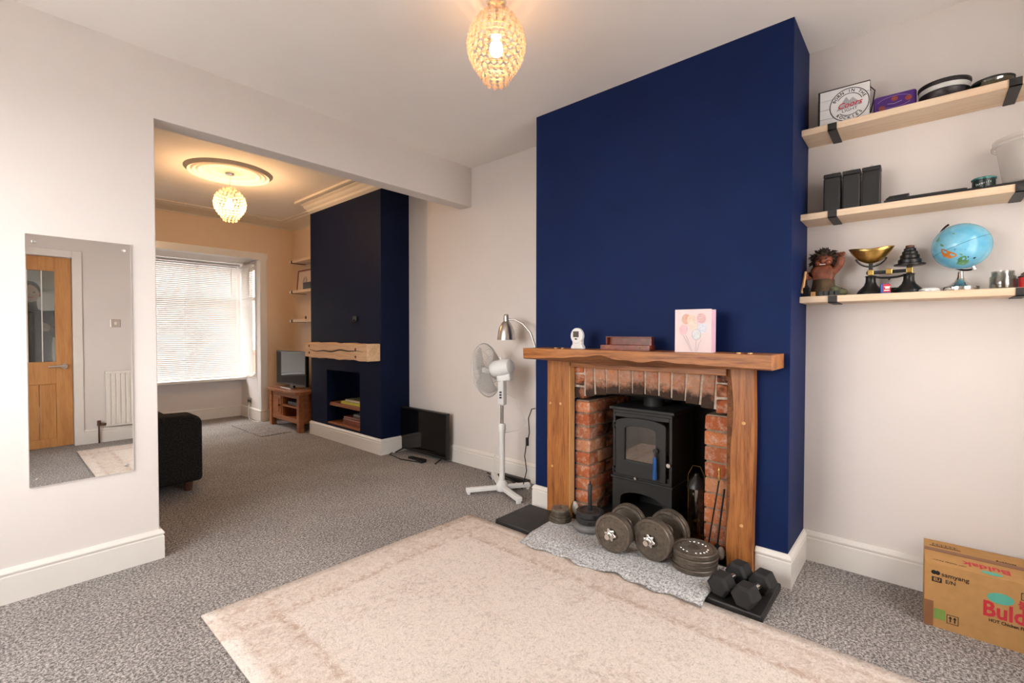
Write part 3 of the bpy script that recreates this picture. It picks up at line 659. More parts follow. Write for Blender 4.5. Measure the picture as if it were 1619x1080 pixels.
def tv(name,label,loc,rz,w_,h_,z0,feet):
    T=thing(name,label,'television',loc,rz)
    mb().box((-.03,-w_/2,z0),(.012,w_/2,z0+h_)).build('case',m['black'],T,bevel=.004)
    mb().box((-.0325,-w_/2+.014,z0+.026),(-.0302,w_/2-.014,z0+h_-.014)).build('screen',m['screen'],T)
    mb().box((.012,-w_*.3,z0+.08),(.04,w_*.3,z0+h_*.7)).build('back_cover',m['black'],T,bevel=.01)
    if feet=='bar':
        mb().box((-.10,-.15,0),(.08,.15,.012)).build('base',m['chrome'],T,bevel=.004); mb().box((-.015,-.04,.01),(.015,.04,z0+.03)).build('neck',m['black'],T)
    else:
        for s in (-1,1):
            y=s*(w_/2-.07); mb().tube([(-.115,y+s*.012,.005),(-.01,y,z0+.01),(.0,y,z0+.02)],.007,8).tube([(0,y,z0+.01),(.07,y+s*.01,.005)],.007,8).build('foot',m['black'],T,smooth=50)
    return T
tv('television','television on the wooden stand mirroring the blinds in its screen',(2.60,6.06,.49),0,.86,.44,.035,'bar')
tv('television','black television standing on the carpet against the wall by the far chimney breast',(2.80,3.615,0),0,.735,.425,.03,'feet')
tag(mb().tube([(2.69,3.96,.006),(2.60,3.90,.006),(2.57,3.66,.006),(2.62,3.48,.006),(2.66,3.42,.006),(2.70,3.47,.012)],.0055,8).build('power_cable',m['cable_b'],smooth=60),'black cable lying on the carpet before the floor television','cable')
tag(mb().box((2.645,3.50,0),(2.69,3.66,.018)).box((2.655,3.515,.018),(2.68,3.645,.021)).build('remote_control',m['black'],bevel=.004),'black remote control lying before the floor television','remote')
tag(mb().box((2.62,3.42,0),(2.68,3.50,.028)).box((2.628,3.428,.028),(2.672,3.492,.031)).build('cable_box',m['black'],bevel=.006),'small black adapter on the carpet by the floor television','adapter')
# offcut under the stand
tag(mb().box((2.06,5.66,.0),(2.405,6.62,.012)).build('carpet_piece',m['carpet'],bevel=.004),'loose carpet piece lying in front of the television stand','carpet')
sk=thing('wall_socket','steel wall socket on the bay reveal above the skirting','socket',(BX1,7.07,.245)); mb().box((-.007,-.075,-.043),(0,.075,.043)).build('plate',m['steel'],sk,bevel=.003)
for y in (-.035,.035): mb().box((-.011,y-.018,-.025),(-.006,y+.018,.012)).build('rocker',m['black'],sk,bevel=.002)
tag(mb().tube([(2.42,7.05,.22),(2.38,6.98,.05),(2.37,6.9,.008),(2.36,6.7,.008),(2.42,6.58,.008)],.004,6).build('white_cable',m['cable_w'],smooth=60),'thin white cable running from the bay socket down to the carpet','cable')
# far mantel beam, niche shelves
be=thing('mantel_beam','pale rustic oak beam with long crack on the far chimney breast','beam',(XD,4.60,1.005))
vs_=[];n=24
def beamp(i,cx,cz): 
    t=i/n; return (cx,-.64+1.31*t,cz+.004*math.sin(t*17+cz*30)+.003*math.sin(t*41))
s=mb(); ring=[(-.148,-.082),(-.148,.083),(-.002,.083),(-.002,-.082)]
s.add([beamp(i,cx,cz) for i in range(n+1) for cx,cz in ring],[(i*4+j,i*4+(j+1)%4,i*4+4+(j+1)%4,i*4+4+j) for i in range(n) for j in range(4)]+[(0,1,2,3),tuple(n*4+k for k in (3,2,1,0))])
s.build('timber',m['beam2'],be,bevel=.008)
cr=[(-.57+1.12*i/22, .004+.006*math.sin(i*.9)+.010*math.sin(i*.28)) for i in range(23)]
mb().add([(-.1495,y,z+.0015+.006*math.sin(i*.14)) for i,(y,z) in enumerate(cr)]+[(-.1495,y,z-.0015-.006*math.sin(i*.14)) for i,(y,z) in enumerate(cr)]+[(-.144,y,z) for y,z in cr],
  [(i,i+1,46+i+1,46+i) for i in range(22)]+[(23+i,46+i,46+i+1,23+i+1) for i in range(22)]+[(i,23+i,23+i+1,i+1) for i in range(22)]).build('crack',m['ink'],be)
for y,z in ((.56,.045),(.56,-.03),(-.43,.03),(-.43,-.045)): mb().lathe([(0,.003),(.013,.003),(.014,0)],12).build('peg',m['oak_bark'],be).matrix_local=Matrix.Translation((-.1485,y,z))@Matrix.Rotation(-PI/2,4,'Y')
tag(mb().box((2.575,4.349,.375),(2.868,5.046,.412)).build('niche_shelf',m['stand'],bevel=.003),'wooden shelf across the square niche','shelf')
tag(mb().box((2.55,4.349,.172),(2.868,5.046,.192)).build('niche_base_board',m['stand'],bevel=.003),'wooden base board at the bottom of the niche','shelf')
yel=plain('yellow_cover',(.62,.60,.06),.5); grn=plain('grey_green_cover',(.22,.23,.14),.6)
def book(name,label,a,b,mt,rz=0):
    c=[(p+q)/2 for p,q in zip(a,b)]; d=[abs(p-q)/2 for p,q in zip(a,b)]
    B=thing(name,label,'book',(c[0],c[1],min(a[2],b[2])),rz,'books in the niche'); h=d[2]*2
    mb().box((-d[0],-d[1],0),(d[0],d[1],.003)).box((-d[0],-d[1],h-.003),(d[0],d[1],h)).box((d[0]-.003,-d[1],0),(d[0],d[1],h)).build('cover',mt,B)
    mb().box((-d[0]+.004,-d[1]+.004,.003),(d[0]-.003,d[1]-.004,h-.003)).build('pages',m['cream'] if mt is not yel else yel,B)
book('book','yellow book lying on the niche shelf',(2.61,4.36,.412),(2.83,4.86,.437),yel)
book('book','grey-green book lying on top of the yellow book',(2.63,4.37,.437),(2.83,4.80,.462),grn,.03)
tr=thing('wooden_box','small reddish wooden box on the niche base board','box',(2.70,4.60,.192)); mb().box((-.10,-.2,0),(.10,.2,.065)).build('body',m['mahog'],tr,bevel=.01); mb().box((-.095,-.195,.066),(.095,.195,.085)).build('lid',m['mahog'],tr,bevel=.008)
tag(mb().box((2.66,4.53,.277),(2.74,4.68,.302)).build('small_packet',plain('grey_packet',(.35,.34,.32),.6),bevel=.004),'small grey packet on top of the reddish wooden box','packet')
hk=thing('wall_hook','small black cable outlet on the far chimney breast','outlet',(XD,4.42,1.335)); mb().box((-.02,-.04,-.02),(0,.03,.035)).build('plate',m['black'],hk,bevel=.004); mb().tube([(-.02,0,0),(-.035,.01,-.02),(-.02,.03,-.045)],.006,8).build('stub',m['black'],hk,smooth=50)
# ------------------------------------------------------------------ shelves on black brackets
def shelf(label,x0,y0,y1,ztop,th,bys,group):
    T=thing('wall_shelf',label,'shelf',((x0+XB)/2,(y0+y1)/2,ztop-th),0,group); cx,cy,cz=T.location
    mb().box((x0-cx,y0-cy,0),(XB-cx,y1-cy,th)).build('board',m['pine'],T,bevel=.003)
    for y in bys:
        yy=y-cy; x0l=x0-cx; xw=XB-cx
        mb().box((x0l-.004,yy-.018,-.004),(xw,yy+.018,0)).box((x0l-.004,yy-.018,-.004),(x0l,yy+.018,th*.95)).box((xw-.004,yy-.018,0),(xw,yy+.018,th+.05)).build('bracket',m['blackm'],T)
G='pine shelves in the near alcove'
shelf('highest pine shelf in the near alcove, holding tins',XB-.2,-.60,.459,2.200,.031,(.333,-.262),G)
shelf('middle pine shelf in the near alcove, holding three black blocks',XB-.2,-.60,.459,1.786,.031,(.328,-.285),G)
shelf('lowest pine shelf in the near alcove, holding globe and scales',XB-.2,-.60,.459,1.380,.031,(.322,-.292),G)
G='pine shelves in the far alcove'
shelf('highest pine shelf in the far alcove',2.69,5.43,6.36,2.155,.035,(6.28,),G)
shelf('middle pine shelf in the far alcove with a framed picture',2.69,5.43,6.36,1.755,.035,(6.28,),G)
shelf('lowest pine shelf in the far alcove',2.69,5.43,6.36,1.372,.035,(6.28,),G)
pf=thing('picture_frame','small framed print leaning on the far alcove shelf','picture',(2.82,6.18,1.755))
Rt=Matrix.Rotation(math.radians(5),4,'Y')
def tilt(o): o.matrix_local=Rt; return o
tilt(mb().box((-.01,-.24,0),(.008,-.22,.29)).box((-.01,.22,0),(.008,.24,.29)).box((-.01,-.22,0),(.008,.22,.02)).box((-.01,-.22,.27),(.008,.22,.29)).build('frame',m['mahog'],pf))
tilt(mb().box((-.003,-.22,.02),(.006,.22,.27)).build('print',plain('pale_print',(.72,.58,.48),.6),pf))
s=mb()
for i in range(3): s.tube([(-.0045,.01+(.03+.012*i)*math.cos(a)+.008*math.sin(5*a+i),.14+(.03+.012*i)*math.sin(a)) for a in [2*PI*j/20 for j in range(20)]],.0022,5,closed=True)
tilt(s.build('drawing',m['ink_grey'],pf))
tag(mb().box((2.72,5.72,1.755),(2.79,6.02,1.845)).box((2.717,5.74,1.765),(2.72,6.0,1.835)).build('black_speaker',m['black'],bevel=.006),'small black speaker beside the framed print','speaker')
tag(mb().box((2.74,5.60,1.372),(2.82,5.76,1.44)).box((2.75,5.61,1.44),(2.81,5.75,1.446)).build('black_box',m['black'],bevel=.006),'small black box on the lowest far alcove shelf','box')
# ------------------------------------------------------------------ fan and reading lamp
fa=thing('pedestal_fan','white pedestal fan turned towards the far room','fan',(2.565,2.365,0))
for i,a in enumerate((147,-33,-113,55)):
    c,s_=math.cos(math.radians(a)),math.sin(math.radians(a)); L=(.275,.22,.30,.33)[i]
    M_=Matrix.Rotation(math.radians(a),4,'Z'); b=mb(); b.m=M_
    b.box((0,-.022,.018),(L,.022,.048)).box((L-.03,-.018,0),(L-.008,.018,.02)); b.build('foot_bar',m['fanwhite'],fa,bevel=.006)
mb().lathe([(0,.01),(.045,.01),(.045,.06),(.030,.08),(.024,.085),(0,.085)],20).build('base_hub',m['fanwhite'],fa,smooth=40)
mb().cyl((0,0,.08),(0,0,.47),.0215,n=18).build('lower_pole',m['fanwhite'],fa,smooth=40)
mb().lathe([(0,.455),(.028,.455),(.029,.50),(.022,.515),(0,.515)],18).build('collar',m['fanwhite'],fa,smooth=40)
mb().cyl((0,0,.50),(0,0,.69),.0125,n=14).build('inner_pole',m['chrome'],fa,smooth=40)
mb().prism([(-.026,-.03),(.026,-.03),(.022,.03),(-.022,.03)],'z',.655,.87).build('neck',m['fanwhite'],fa,bevel=.012,seg=3)
for y in (-.02,0.0,.02): mb().boxc((-.031,y*0-.012,.735+y),(.014,.012,.010)).build('button',m['black'],fa)
fd=Vector((math.sin(math.radians(-14)),math.cos(math.radians(-14)),-.16)).normalized()
sd=fd.cross(Vector((0,0,1))).normalized(); ud=sd.cross(fd)
HM=Matrix((sd,ud,-fd)).transposed().to_4x4(); HM.translation=(0,0,.935)    # local -z = blowing direction
def head(o): o.matrix_local=HM; return o
head(mb().prism([(-.03,-.10),(.03,-.10),(.03,-.045),(-.03,-.045)],'z',-.045,.07).build('head_bracket',m['fanwhite'],fa,bevel=.01))
head(mb().lathe([(0,-.085),(.052,-.085),(.062,-.06),(.064,.02),(.058,.07),(.04,.085),(0,.088)],28).build('motor_housing',m['fanwhite'],fa,smooth=40))
head(mb().cyl((0,.055,.0),(0,.085,.0),.007,n=10).build('oscillation_knob',m['fanwhite'],fa,smooth=40))
gr=mb(); R_=.205; zc=-.135
for k in range(56):
    a=2*PI*k/56; ca,sa=math.cos(a),math.sin(a)
    for sg in (1,-1):
        pts=[]
        for t,zz in ((.045,.062),(.10,.060),(.15,.050),(.185,.032),(.20,.014),(R_,0)): pts.append((t*ca,t*sa,zc+sg*zz*.82))
        gr.tube(pts,.0015,4,cap=False)
for r,zz in ((R_,0),(.155,.040),(.155,-.040),(.10,.05),(.10,-.05)):
    gr.tube([(r*math.cos(2*PI*j/48),r*math.sin(2*PI*j/48),zc+zz) for j in range(48)],.0045 if r==R_ else .0016,6,closed=True)
head(gr.build('grille',m['grille'],fa,kind='stuff',smooth=60))
head(mb().lathe([(0,zc-.056),(.046,zc-.056),(.048,zc-.048),(0,zc-.046)],24).build('grille_badge',m['white'],fa,smooth=40))
head(mb().lathe([(0,zc-.03),(.026,zc-.03),(.03,zc-.02),(.03,-.08),(0,-.08)],20).build('blade_hub',m['fanwhite'],fa,smooth=40))
bladem=translucent('frosted_blade',(.90,.90,.89),.5,.3,.3)
for k in range(3):
    def bf(u,v,k=k):
        r=.025+u*.155; a=2*PI*k/3+(v-.5)*(1.25+.25*u)+.25*u; return (r*math.cos(a),r*math.sin(a),zc+.024*(v-.5)*2)
    head(mb().grid(bf,8,8).build('blade',bladem,fa,smooth=60,solid=.002))
mb().tube([(.03,-.02,.74),(.10,-.06,.69),(.115,-.09,.60),(.13,-.12,.52),(.10,-.08,.465),(.03,.0,.44),(-.01,.06,.30),(-.02,.09,.10),(.02,.1,.02),(.10,.03,.012),(.20,.02,.012)],.0035,6).build('flex',m['cable_w'],fa,smooth=60)
la=thing('reading_lamp','brushed steel gooseneck floor lamp in the corner behind the fan','lamp',(2.765,2.185,0))
mb().lathe([(0,0),(.095,0),(.098,.012),(.09,.022),(.02,.030),(0,.032)],36,(0,-.083,0)).build('base',m['steel'],la,smooth=40)
mb().tube([(0,-.02,.024),(0,-.012,.10),(0,0,.70),(-.004,.004,.95),(-.012,.015,1.10),(-.022,.05,1.20),(-.045,.11,1.27),(-.075,.165,1.302),(-.098,.205,1.300)],.0082,10).build('gooseneck',m['steel'],la,smooth=60)
mb().lathe([(0,1.345),(.012,1.344),(.019,1.336),(.021,1.325),(.021,1.288),(.035,1.276),(.050,1.250),(.061,1.213),(.067,1.175),(.071,1.145),(.067,1.145),(.063,1.175),(.056,1.213),(.045,1.248),(.02,1.27),(0,1.272)],32,(-.108,.222,0)).build('shade',m['steel'],la,smooth=40)
mb().lathe([(0,1.272),(.012,1.27),(.03,1.225),(.028,1.20),(0,1.185)],16,(-.108,.222,0)).build('bulb',m['white'],la,smooth=60)
c=mb().tube([(-.012,.010,.625),(-.03,.03,.62),(-.045,.05,.55),(-.04,.045,.44),(-.045,.05,.40),(-.055,.065,.34),(-.065,.07,.26),(-.06,.055,.15),(-.075,.08,.03),(-.10,.12,.008),(-.13,.25,.008),(-.06,.42,.008),(-.02,.5,.01)],.004,8).build('flex',m['cable_b'],la,smooth=60)
mb().boxc((-.050,.058,.37),(.018,.022,.065)).build('inline_switch',m['black'],c,bevel=.006)
tag(mb().tube([(2.70,2.28,.008),(2.73,2.42,.03),(2.76,2.55,.035),(2.78,2.66,.012),(2.80,2.75,.01)],.006,8).build('black_cable',m['cable_b'],smooth=60),'black power cable curling on the carpet behind the fan','cable')
tag(mb().box((2.79,2.32,.0),(2.845,2.62,.032)).box((2.798,2.34,.032),(2.837,2.60,.036)).build('power_strip',m['black'],bevel=.006),'black power strip on the carpet behind the fan','power strip')
# ------------------------------------------------------------------ fire surround
fs=thing('fire_surround','chunky oak fire surround with live edge mantel','fire surround',(XC,1.19,0))
MX=2.247-XC; ny=60; s=mb(); y0,y1=.487-1.19,1.893-1.19
sec=[]
def wav(t): return .010*math.sin(t*9+1)+.006*math.sin(t*23)+.004*math.sin(t*51+2)
for i in range(ny+1):
    t=i/ny; y=y0+(y1-y0)*t                       # t=0 right end, 1 left end
    dip=math.exp(-((t-.52)/.27)**2)
    zl=1.040+.026*dip+wav(t)*dip*1.2; zb=1.036-.024*dip+.4*wav(t+.3)*dip; xb=MX+.012+.085*dip+.8*wav(t+.1)*dip
    xf=MX+.004*math.sin(t*13)
    sec.append([(xf,y,1.103),(xf+.002,y,zl),(xb,y,zb),(-.001,y,zb),(-.001,y,1.103)])
V=[p for r in sec for p in r]
top=mb().add(V,[(i*5+j,i*5+(j+1)%5,i*5+5+(j+1)%5,i*5+5+j) for i in range(ny) for j in (0,2,3,4)]+[(0,1,2,3,4),tuple(ny*5+k for k in (4,3,2,1,0))]).build('mantel_shelf',m['oak_y'],fs)
mb().add([p for r in sec for p in r[1:3]],[(i*2,i*2+1,i*2+3,i*2+2) for i in range(ny)]).build('live_edge',m['oak_bark'],top)
mb().box((-.050,.729-1.19,.985),(-.002,1.663-1.19,1.044)).build('lintel',m['oak_y'],fs,bevel=.003)
# legs: wavy inner face on the right one
L1=mb().box((-.056,1.668-1.19,0),(-.001,1.842-1.19,1.046)).build('leg',m['oak_z'],fs,bevel=.004)
mb().box((-.055,1.664-1.19,0),(-.002,1.668-1.19,.99)).build('sap_edge',m['oak_edge'],L1)
n=30; V=[];fc=[]
for i in range(n+1):
    z=1.046*i/n; w1=.706-1.19+.010*math.sin(z*5.5+.6)+.005*math.sin(z*13); w2=.728-1.19; r_=.600-1.19+.003*math.sin(z*7)
    V+=[(-.057,r_,z),(-.057,w1,z),(-.032,w2,z),(-.001,w2,z),(-.001,r_,z)]
fc=[(i*5+j,i*5+(j+1)%5,i*5+5+(j+1)%5,i*5+5+j) for i in range(n) for j in range(5)]+[(0,1,2,3,4),tuple(n*5+k for k in (4,3,2,1,0))]
L2=mb().add(V,fc).build('leg',m['oak_z'],fs)
mb().add([p for i in range(n+1) for p in ((-.0575,V[i*5+1][1],V[i*5][2]),(-.0325,V[i*5+2][1]+.0005,V[i*5][2]))],[(i*2,i*2+1,i*2+3,i*2+2) for i in range(n)]).build('live_edge',m['oak_bark'],L2)
for L,pp in ((L1,((1.815,.74),(1.735,.745),(1.80,.33))),(L2,((.645,.76),(.65,.255)))):
    for y,z in pp: mb().lathe([(0,.005),(.007,.004),(.009,0),(0,0)],12).build('peg',m['oak_edge'],L,smooth=50).matrix_local=Matrix.Translation((-.057,y-1.19,z))@Matrix.Rotation(-PI/2,4,'Y')
for y in (1.705,1.655,.645,.595): mb().lathe([(0,.006),(.010,.005),(.012,0),(0,0)],12,(-.15,y-1.19,1.103)).build('peg',m['oak_edge'],top,smooth=50)
# ------------------------------------------------------------------ stove
st=thing('wood_stove','black cast iron wood stove with arched glass door','stove',(2.62,1.268,.045))
hw_=.192
b=mb().box((0,-hw_,.255),(.33,hw_,.275)).box((0,-hw_,.655),(.33,hw_,.675)).box((.31,-hw_,.275),(.33,hw_,.655)).box((0,-hw_,.275),(.31,-hw_+.018,.655)).box((0,hw_-.018,.275),(.31,hw_,.655))
b.box((0,-hw_+.018,.275),(.012,hw_-.018,.30)).box((0,-hw_+.018,.63),(.012,hw_-.018,.655))
b.build('firebox',m['iron'],st,bevel=.003)
mb().box((-.018,-hw_-.018,.675),(.345,hw_+.018,.695)).build('top_plate',m['iron'],st,bevel=.005)
mb().box((-.010,-hw_-.008,.243),(.338,hw_+.008,.257)).build('ledge',m['iron'],st,bevel=.003)
# stand with arched log store
pts=[(-hw_,0),(-hw_,.243),(hw_,.243),(hw_,0),(.14,0),(.14,.12)]+[(.14*math.cos(a),.12+.055*math.sin(a)) for a in [PI*i/12 for i in range(1,12)]]+[(-.14,.12),(-.14,0)]
mb().prism(pts,'x',0,.014).build('stand_front',m['iron'],st)
mb().box((.014,-hw_,0),(.32,-hw_+.014,.243)).build('stand_side',m['iron'],st); mb().box((.014,hw_-.014,0),(.32,hw_,.243)).build('stand_side',m['iron'],st)
mb().box((.014,-hw_+.014,0),(.32,hw_-.014,.012)).box((.306,-hw_+.014,.012),(.32,hw_-.014,.243)).build('log_store',m['iron'],st)
# door: outer arch minus window opening
def archpts(w,z0,zs,rise,n=12): return [(-w,z0),(w,z0)]+[(w*math.cos(PI*i/n), zs+rise*math.sin(PI*i/n)) for i in range(n+1)]
O=archpts(.162,.275,.602,.035); I=archpts(.100,.372,.565,.022)
k=len(O); s=mb(); V=[(-.020,y,z) for y,z in O]+[(-.020,y,z) for y,z in I]+[(-.002,y,z) for y,z in O]+[(-.004,y,z) for y,z in I]
s.add(V,[(i,(i+1)%k,k+(i+1)%k,k+i) for i in range(k)]+[(i,2*k+i,2*k+(i+1)%k,(i+1)%k) for i in range(k)]+[(k+i,k+(i+1)%k,3*k+(i+1)%k,3*k+i) for i in range(k)]+[(2*k+i,3*k+i,3*k+(i+1)%k,2*k+(i+1)%k) for i in range(k)])
sdr=s.build('door',m['iron'],st,bevel=.003)
mb().prism(archpts(.108,.366,.570,.024),'x',-.009,-.005).build('glass',m['stoveglass'],sdr)
for z in (.575,.30): mb().cyl((-.012,.178,z-.018),(-.012,.178,z+.018),.009,n=12).box((-.016,.16,z-.008),(-.006,.178,z+.008)).build('hinge',m['blackm'],sdr,smooth=40)
mb().cyl((-.02,-.108,.462),(-.04,-.108,.462),.015,n=14).build('latch',m['blackm'],sdr,smooth=40)
mb().tube([(-.04,-.108,.462),(-.045,-.108,.435),(-.047,-.109,.428)],.007,8).build('handle_stem',m['blackm'],sdr,smooth=50)
mb().lathe([(0,0),(.008,-.001),(.011,-.02),(.0115,-.08),(.014,-.11),(.013,-.132),(0,-.138)],16,(-.047,-.109,.43)).build('handle_grip',plain('blue_grip',(.012,.09,.30),.45,var=.1),sdr,smooth=50,label='blue handle grip')
mb().cyl((-.002,-.178,.385),(-.022,-.178,.385),.012,n=14).build('air_knob',m['steel'],st,smooth=40)
mb().cyl((-.004,.03,.268),(-.02,.03,.268),.008,n=10).build('air_slider',m['steel'],st,smooth=40)
mb().cyl((.18,0,.695),(.18,0,.78),.065,n=24).build('flue',m['iron'],st,smooth=40)
lg=plain('split_log',(.40,.24,.13),.9,var=.35,vs_=25,bmp=.5,bscale=40)
for i,(x,y,z,a,r) in enumerate(((2.70,1.27,.357,.05,.034),(2.785,1.26,.357,-.03,.034),(2.742,1.28,.416,.02,.036))):
    b=mb(); b.at((x,y,z),(0,0,a)); b.tube([(0,-.12,0),(0,-.04,.003),(0,.05,-.002),(0,.13,0)],[r*.95,r,r*.97,r*.9],9)
    tag(b.build('log',lg,smooth=50),('front split log inside the stove','rear split log inside the stove','upper split log resting on two others inside the stove')[i],'log','logs in the stove')
# lantern and fire irons
ln=thing('brass_lantern','tall glass lantern with brass fittings beside the stove','lantern',(2.62,.935,.045))
mb().lathe([(0,0),(.052,0),(.052,.012),(.03,.022),(.02,.03),(0,.03)],24).build('base',m['brass_d'],ln,smooth=40)
mb().lathe([(.046,.025),(.047,.15),(.046,.288)],24).build('glass_chimney',m['jarglass'],ln,smooth=60)
mb().lathe([(0,.372),(.012,.368),(.018,.35),(.045,.32),(.052,.29),(.045,.288),(0,.30)],24).build('cap',m['castblack'],ln,smooth=40)
mb().lathe([(0,.03),(.02,.03),(.02,.10),(.008,.112),(0,.113)],16).build('burner',m['brass_d'],ln,smooth=40)
for a in range(3): mb().cyl((.05*math.cos(a*2.1+.4),.05*math.sin(a*2.1+.4),.012),(.05*math.cos(a*2.1+.4),.05*math.sin(a*2.1+.4),.295),.0025,n=6).build('rod',m['brass_d'],ln)
mb().tube([(.0,.05,.29),(0,.045,.36),(0,.02,.41),(0,-.02,.41),(0,-.045,.36),(0,-.05,.29)],.002,6).build('bail_handle',m['brass_d'],ln,smooth=60)
pk=thing('fire_poker','slim fire poker with brass handle leaning by the right oak leg','poker',(2.462,.822,.045))
mb().tube([(0,0,.01),(.0,-.030,.22),(.006,-.055,.40)],.004,8).build('shaft',m['castblack'],pk,smooth=60); mb().lathe([(0,0),(.006,.002),(.008,.02),(.005,.035),(.009,.05),(.006,.065),(0,.07)],12,(.006,-.055,.40)).build('handle',m['brass'],pk,smooth=50); mb().tube([(0,0,.012),(-.02,.004,.004),(-.03,.004,.016)],.004,8).build('hook',m['castblack'],pk,smooth=60)
br=thing('hearth_brush','dark hearth brush leaning by the right oak leg','brush',(2.466,.772,.045))
mb().tube([(0,0,.06),(.004,-.018,.25),(.008,-.03,.36)],.0045,8).build('handle',m['castblack'],br,smooth=60); mb().lathe([(0,.0),(.022,0),(.026,.03),(.016,.06),(.006,.075),(0,.076)],14).build('bristles',m['rubber'],br,smooth=50)
stn=plain('pale_stone',(.50,.46,.40),.85,var=.3,vs_=30,bmp=.5,bscale=60)
def stone(name,label,loc,r,sd):
    rn=random.Random(sd); bm=bmesh.new(); bmesh.ops.create_icosphere(bm,subdivisions=2,radius=1)
    for v in bm.verts: v.co=Vector((v.co.x*r[0],v.co.y*r[1],v.co.z*r[2]))*rn.uniform(.9,1.06)
    me=bpy.data.meshes.new(name); bm.to_mesh(me); bm.free(); me.materials.append(stn); me.polygons.foreach_set('use_smooth',[True]*len(me.polygons))
    o=bpy.data.objects.new(name,me); C.objects.link(o); o.location=loc; tag(o,label,'stone','stones on the hearth')
stone('stone','pale upright stone at the foot of the left oak leg',(2.46,1.635,.088),(.018,.022,.045),1)
stone('stone','brownish stone leaning against the left brick pillar',(2.478,1.585,.078),(.020,.024,.036),2)
stone('stone','pale stone lodged under the right brick pillar',(2.478,.84,.075),(.018,.022,.030),3)
stone('stone','grey stone beside the foot of the right oak leg',(2.458,.752,.078),(.017,.021,.036),4)
# ------------------------------------------------------------------ weights
MZ=.0465
def disc(mat,name,label,loc,r,t,group,spokes=True,axis='z',hole=.014):
    T=thing(name,label,'weight plate',loc,0,group)
    body=mb().lathe([(hole,0),(r*.30,0),(r*.32,t*.12),(r*.80,t*.12),(r*.84,0),(r*.97,0),(r,t*.15),(r,t*.85),(r*.97,t),(r*.84,t),(r*.80,t*.86),(r*.34,t*.86),(r*.30,t),(hole,t),(hole,0)],40).build('disc',m[mat],T,smooth=35)
    if spokes:
        for k in range(10):
            a=2*PI*k/10; mb().boxc((r*.58*math.cos(a),r*.58*math.sin(a),t*.88),(.010,.010,.003)).build('raised_mark',m[mat],T,bevel=.001)
    return T
z=MZ; G='small plates stacked by the left oak leg'
for i,(r,t,lb) in enumerate(((.068,.016,'bottom large plate of the small stack by the left leg'),(.067,.016,'second plate up in the small stack by the left leg'),(.057,.014,'middle plate of the small stack by the left leg'),(.057,.014,'second plate from the top of the small left stack'),(.056,.014,'top shiny plate of the small stack by the left leg'))):
    disc('plate' if i<4 else 'plate2','weight_plate',lb,(2.325+.003*(i%2),1.658-.004*(i%3),z),r,t,G,i==4); z+=t+.0004
z=MZ; G='vinyl plates stacked around the black rod'
T=thing('vinyl_weight','grey rounded vinyl plate at the bottom of the rod stack','weight plate',(2.335,1.45,z),0,G)
mb().lathe([(.014,0),(.07,0),(.09,.006),(.098,.022),(.09,.038),(.07,.044),(.014,.044),(.014,0)],40).build('disc',m['vinylg'],T,smooth=60); z+=.0445
for i,lb in enumerate(('lower black vinyl plate of the rod stack','upper black vinyl plate of the rod stack')):
    T=thing('vinyl_weight',lb,'weight plate',(2.335,1.45,z),.4*i,G)
    mb().lathe([(.014,0),(.07,0),(.08,.005),(.081,.028),(.074,.034),(.060,.034),(.056,.030),(.03,.030),(.026,.034),(.014,.034),(.014,0)],40).build('disc',m['vinyl'],T,smooth=40)
    mb().cyl((-.070,-.040,.017),(-.074,-.0425,.017),.010,n=14).build('filler_cap',m['black'],T,smooth=40); z+=.0345
tag(mb().lathe([(0,0),(.0125,0),(.0125,.145+.07),(.010,.15+.07),(.006,.152+.07),(.004,.170+.07),(0,.172+.07)],16,(2.335,1.45,z-.07)).build('dumbbell_rod',m['black'],smooth=40),'upright black dumbbell rod through the vinyl plates','rod')
z=MZ; G='large plates stacked by the hex dumbbells'
for i,lb in enumerate(('bottom plate of the tall rusty stack by the hex dumbbells','second plate up in the tall rusty stack','third plate up in the tall rusty stack','top plate of the tall rusty stack with raised lettering')):
    T=disc('plate','weight_plate',lb,(2.300+.003*(i%2),.830-.003*(i%3),z),.106,.0235,G,False)
    if i==3:
        mb().lathe([(.016,.0205),(.085,.0205),(.085,.0215),(.016,.0215)],40).build('face',m['plate2'],T,smooth=40)
        for k,chh in enumerate('5KG 11LBS 5KG 11LBS'):
            if chh!=' ':
                a=-2*PI*k/19; text('raised_letter',chh,.020,m['chrome'],T,(.062*math.cos(a),.062*math.sin(a),.0222),Matrix.Rotation(a-PI/2,3,'Z'),.0006) if False else mb().boxc((.064*math.cos(a),.064*math.sin(a),.0225),(.009,.009,.002)).build('raised_mark',m['chrome'],T,bevel=.001)
    z+=.0239
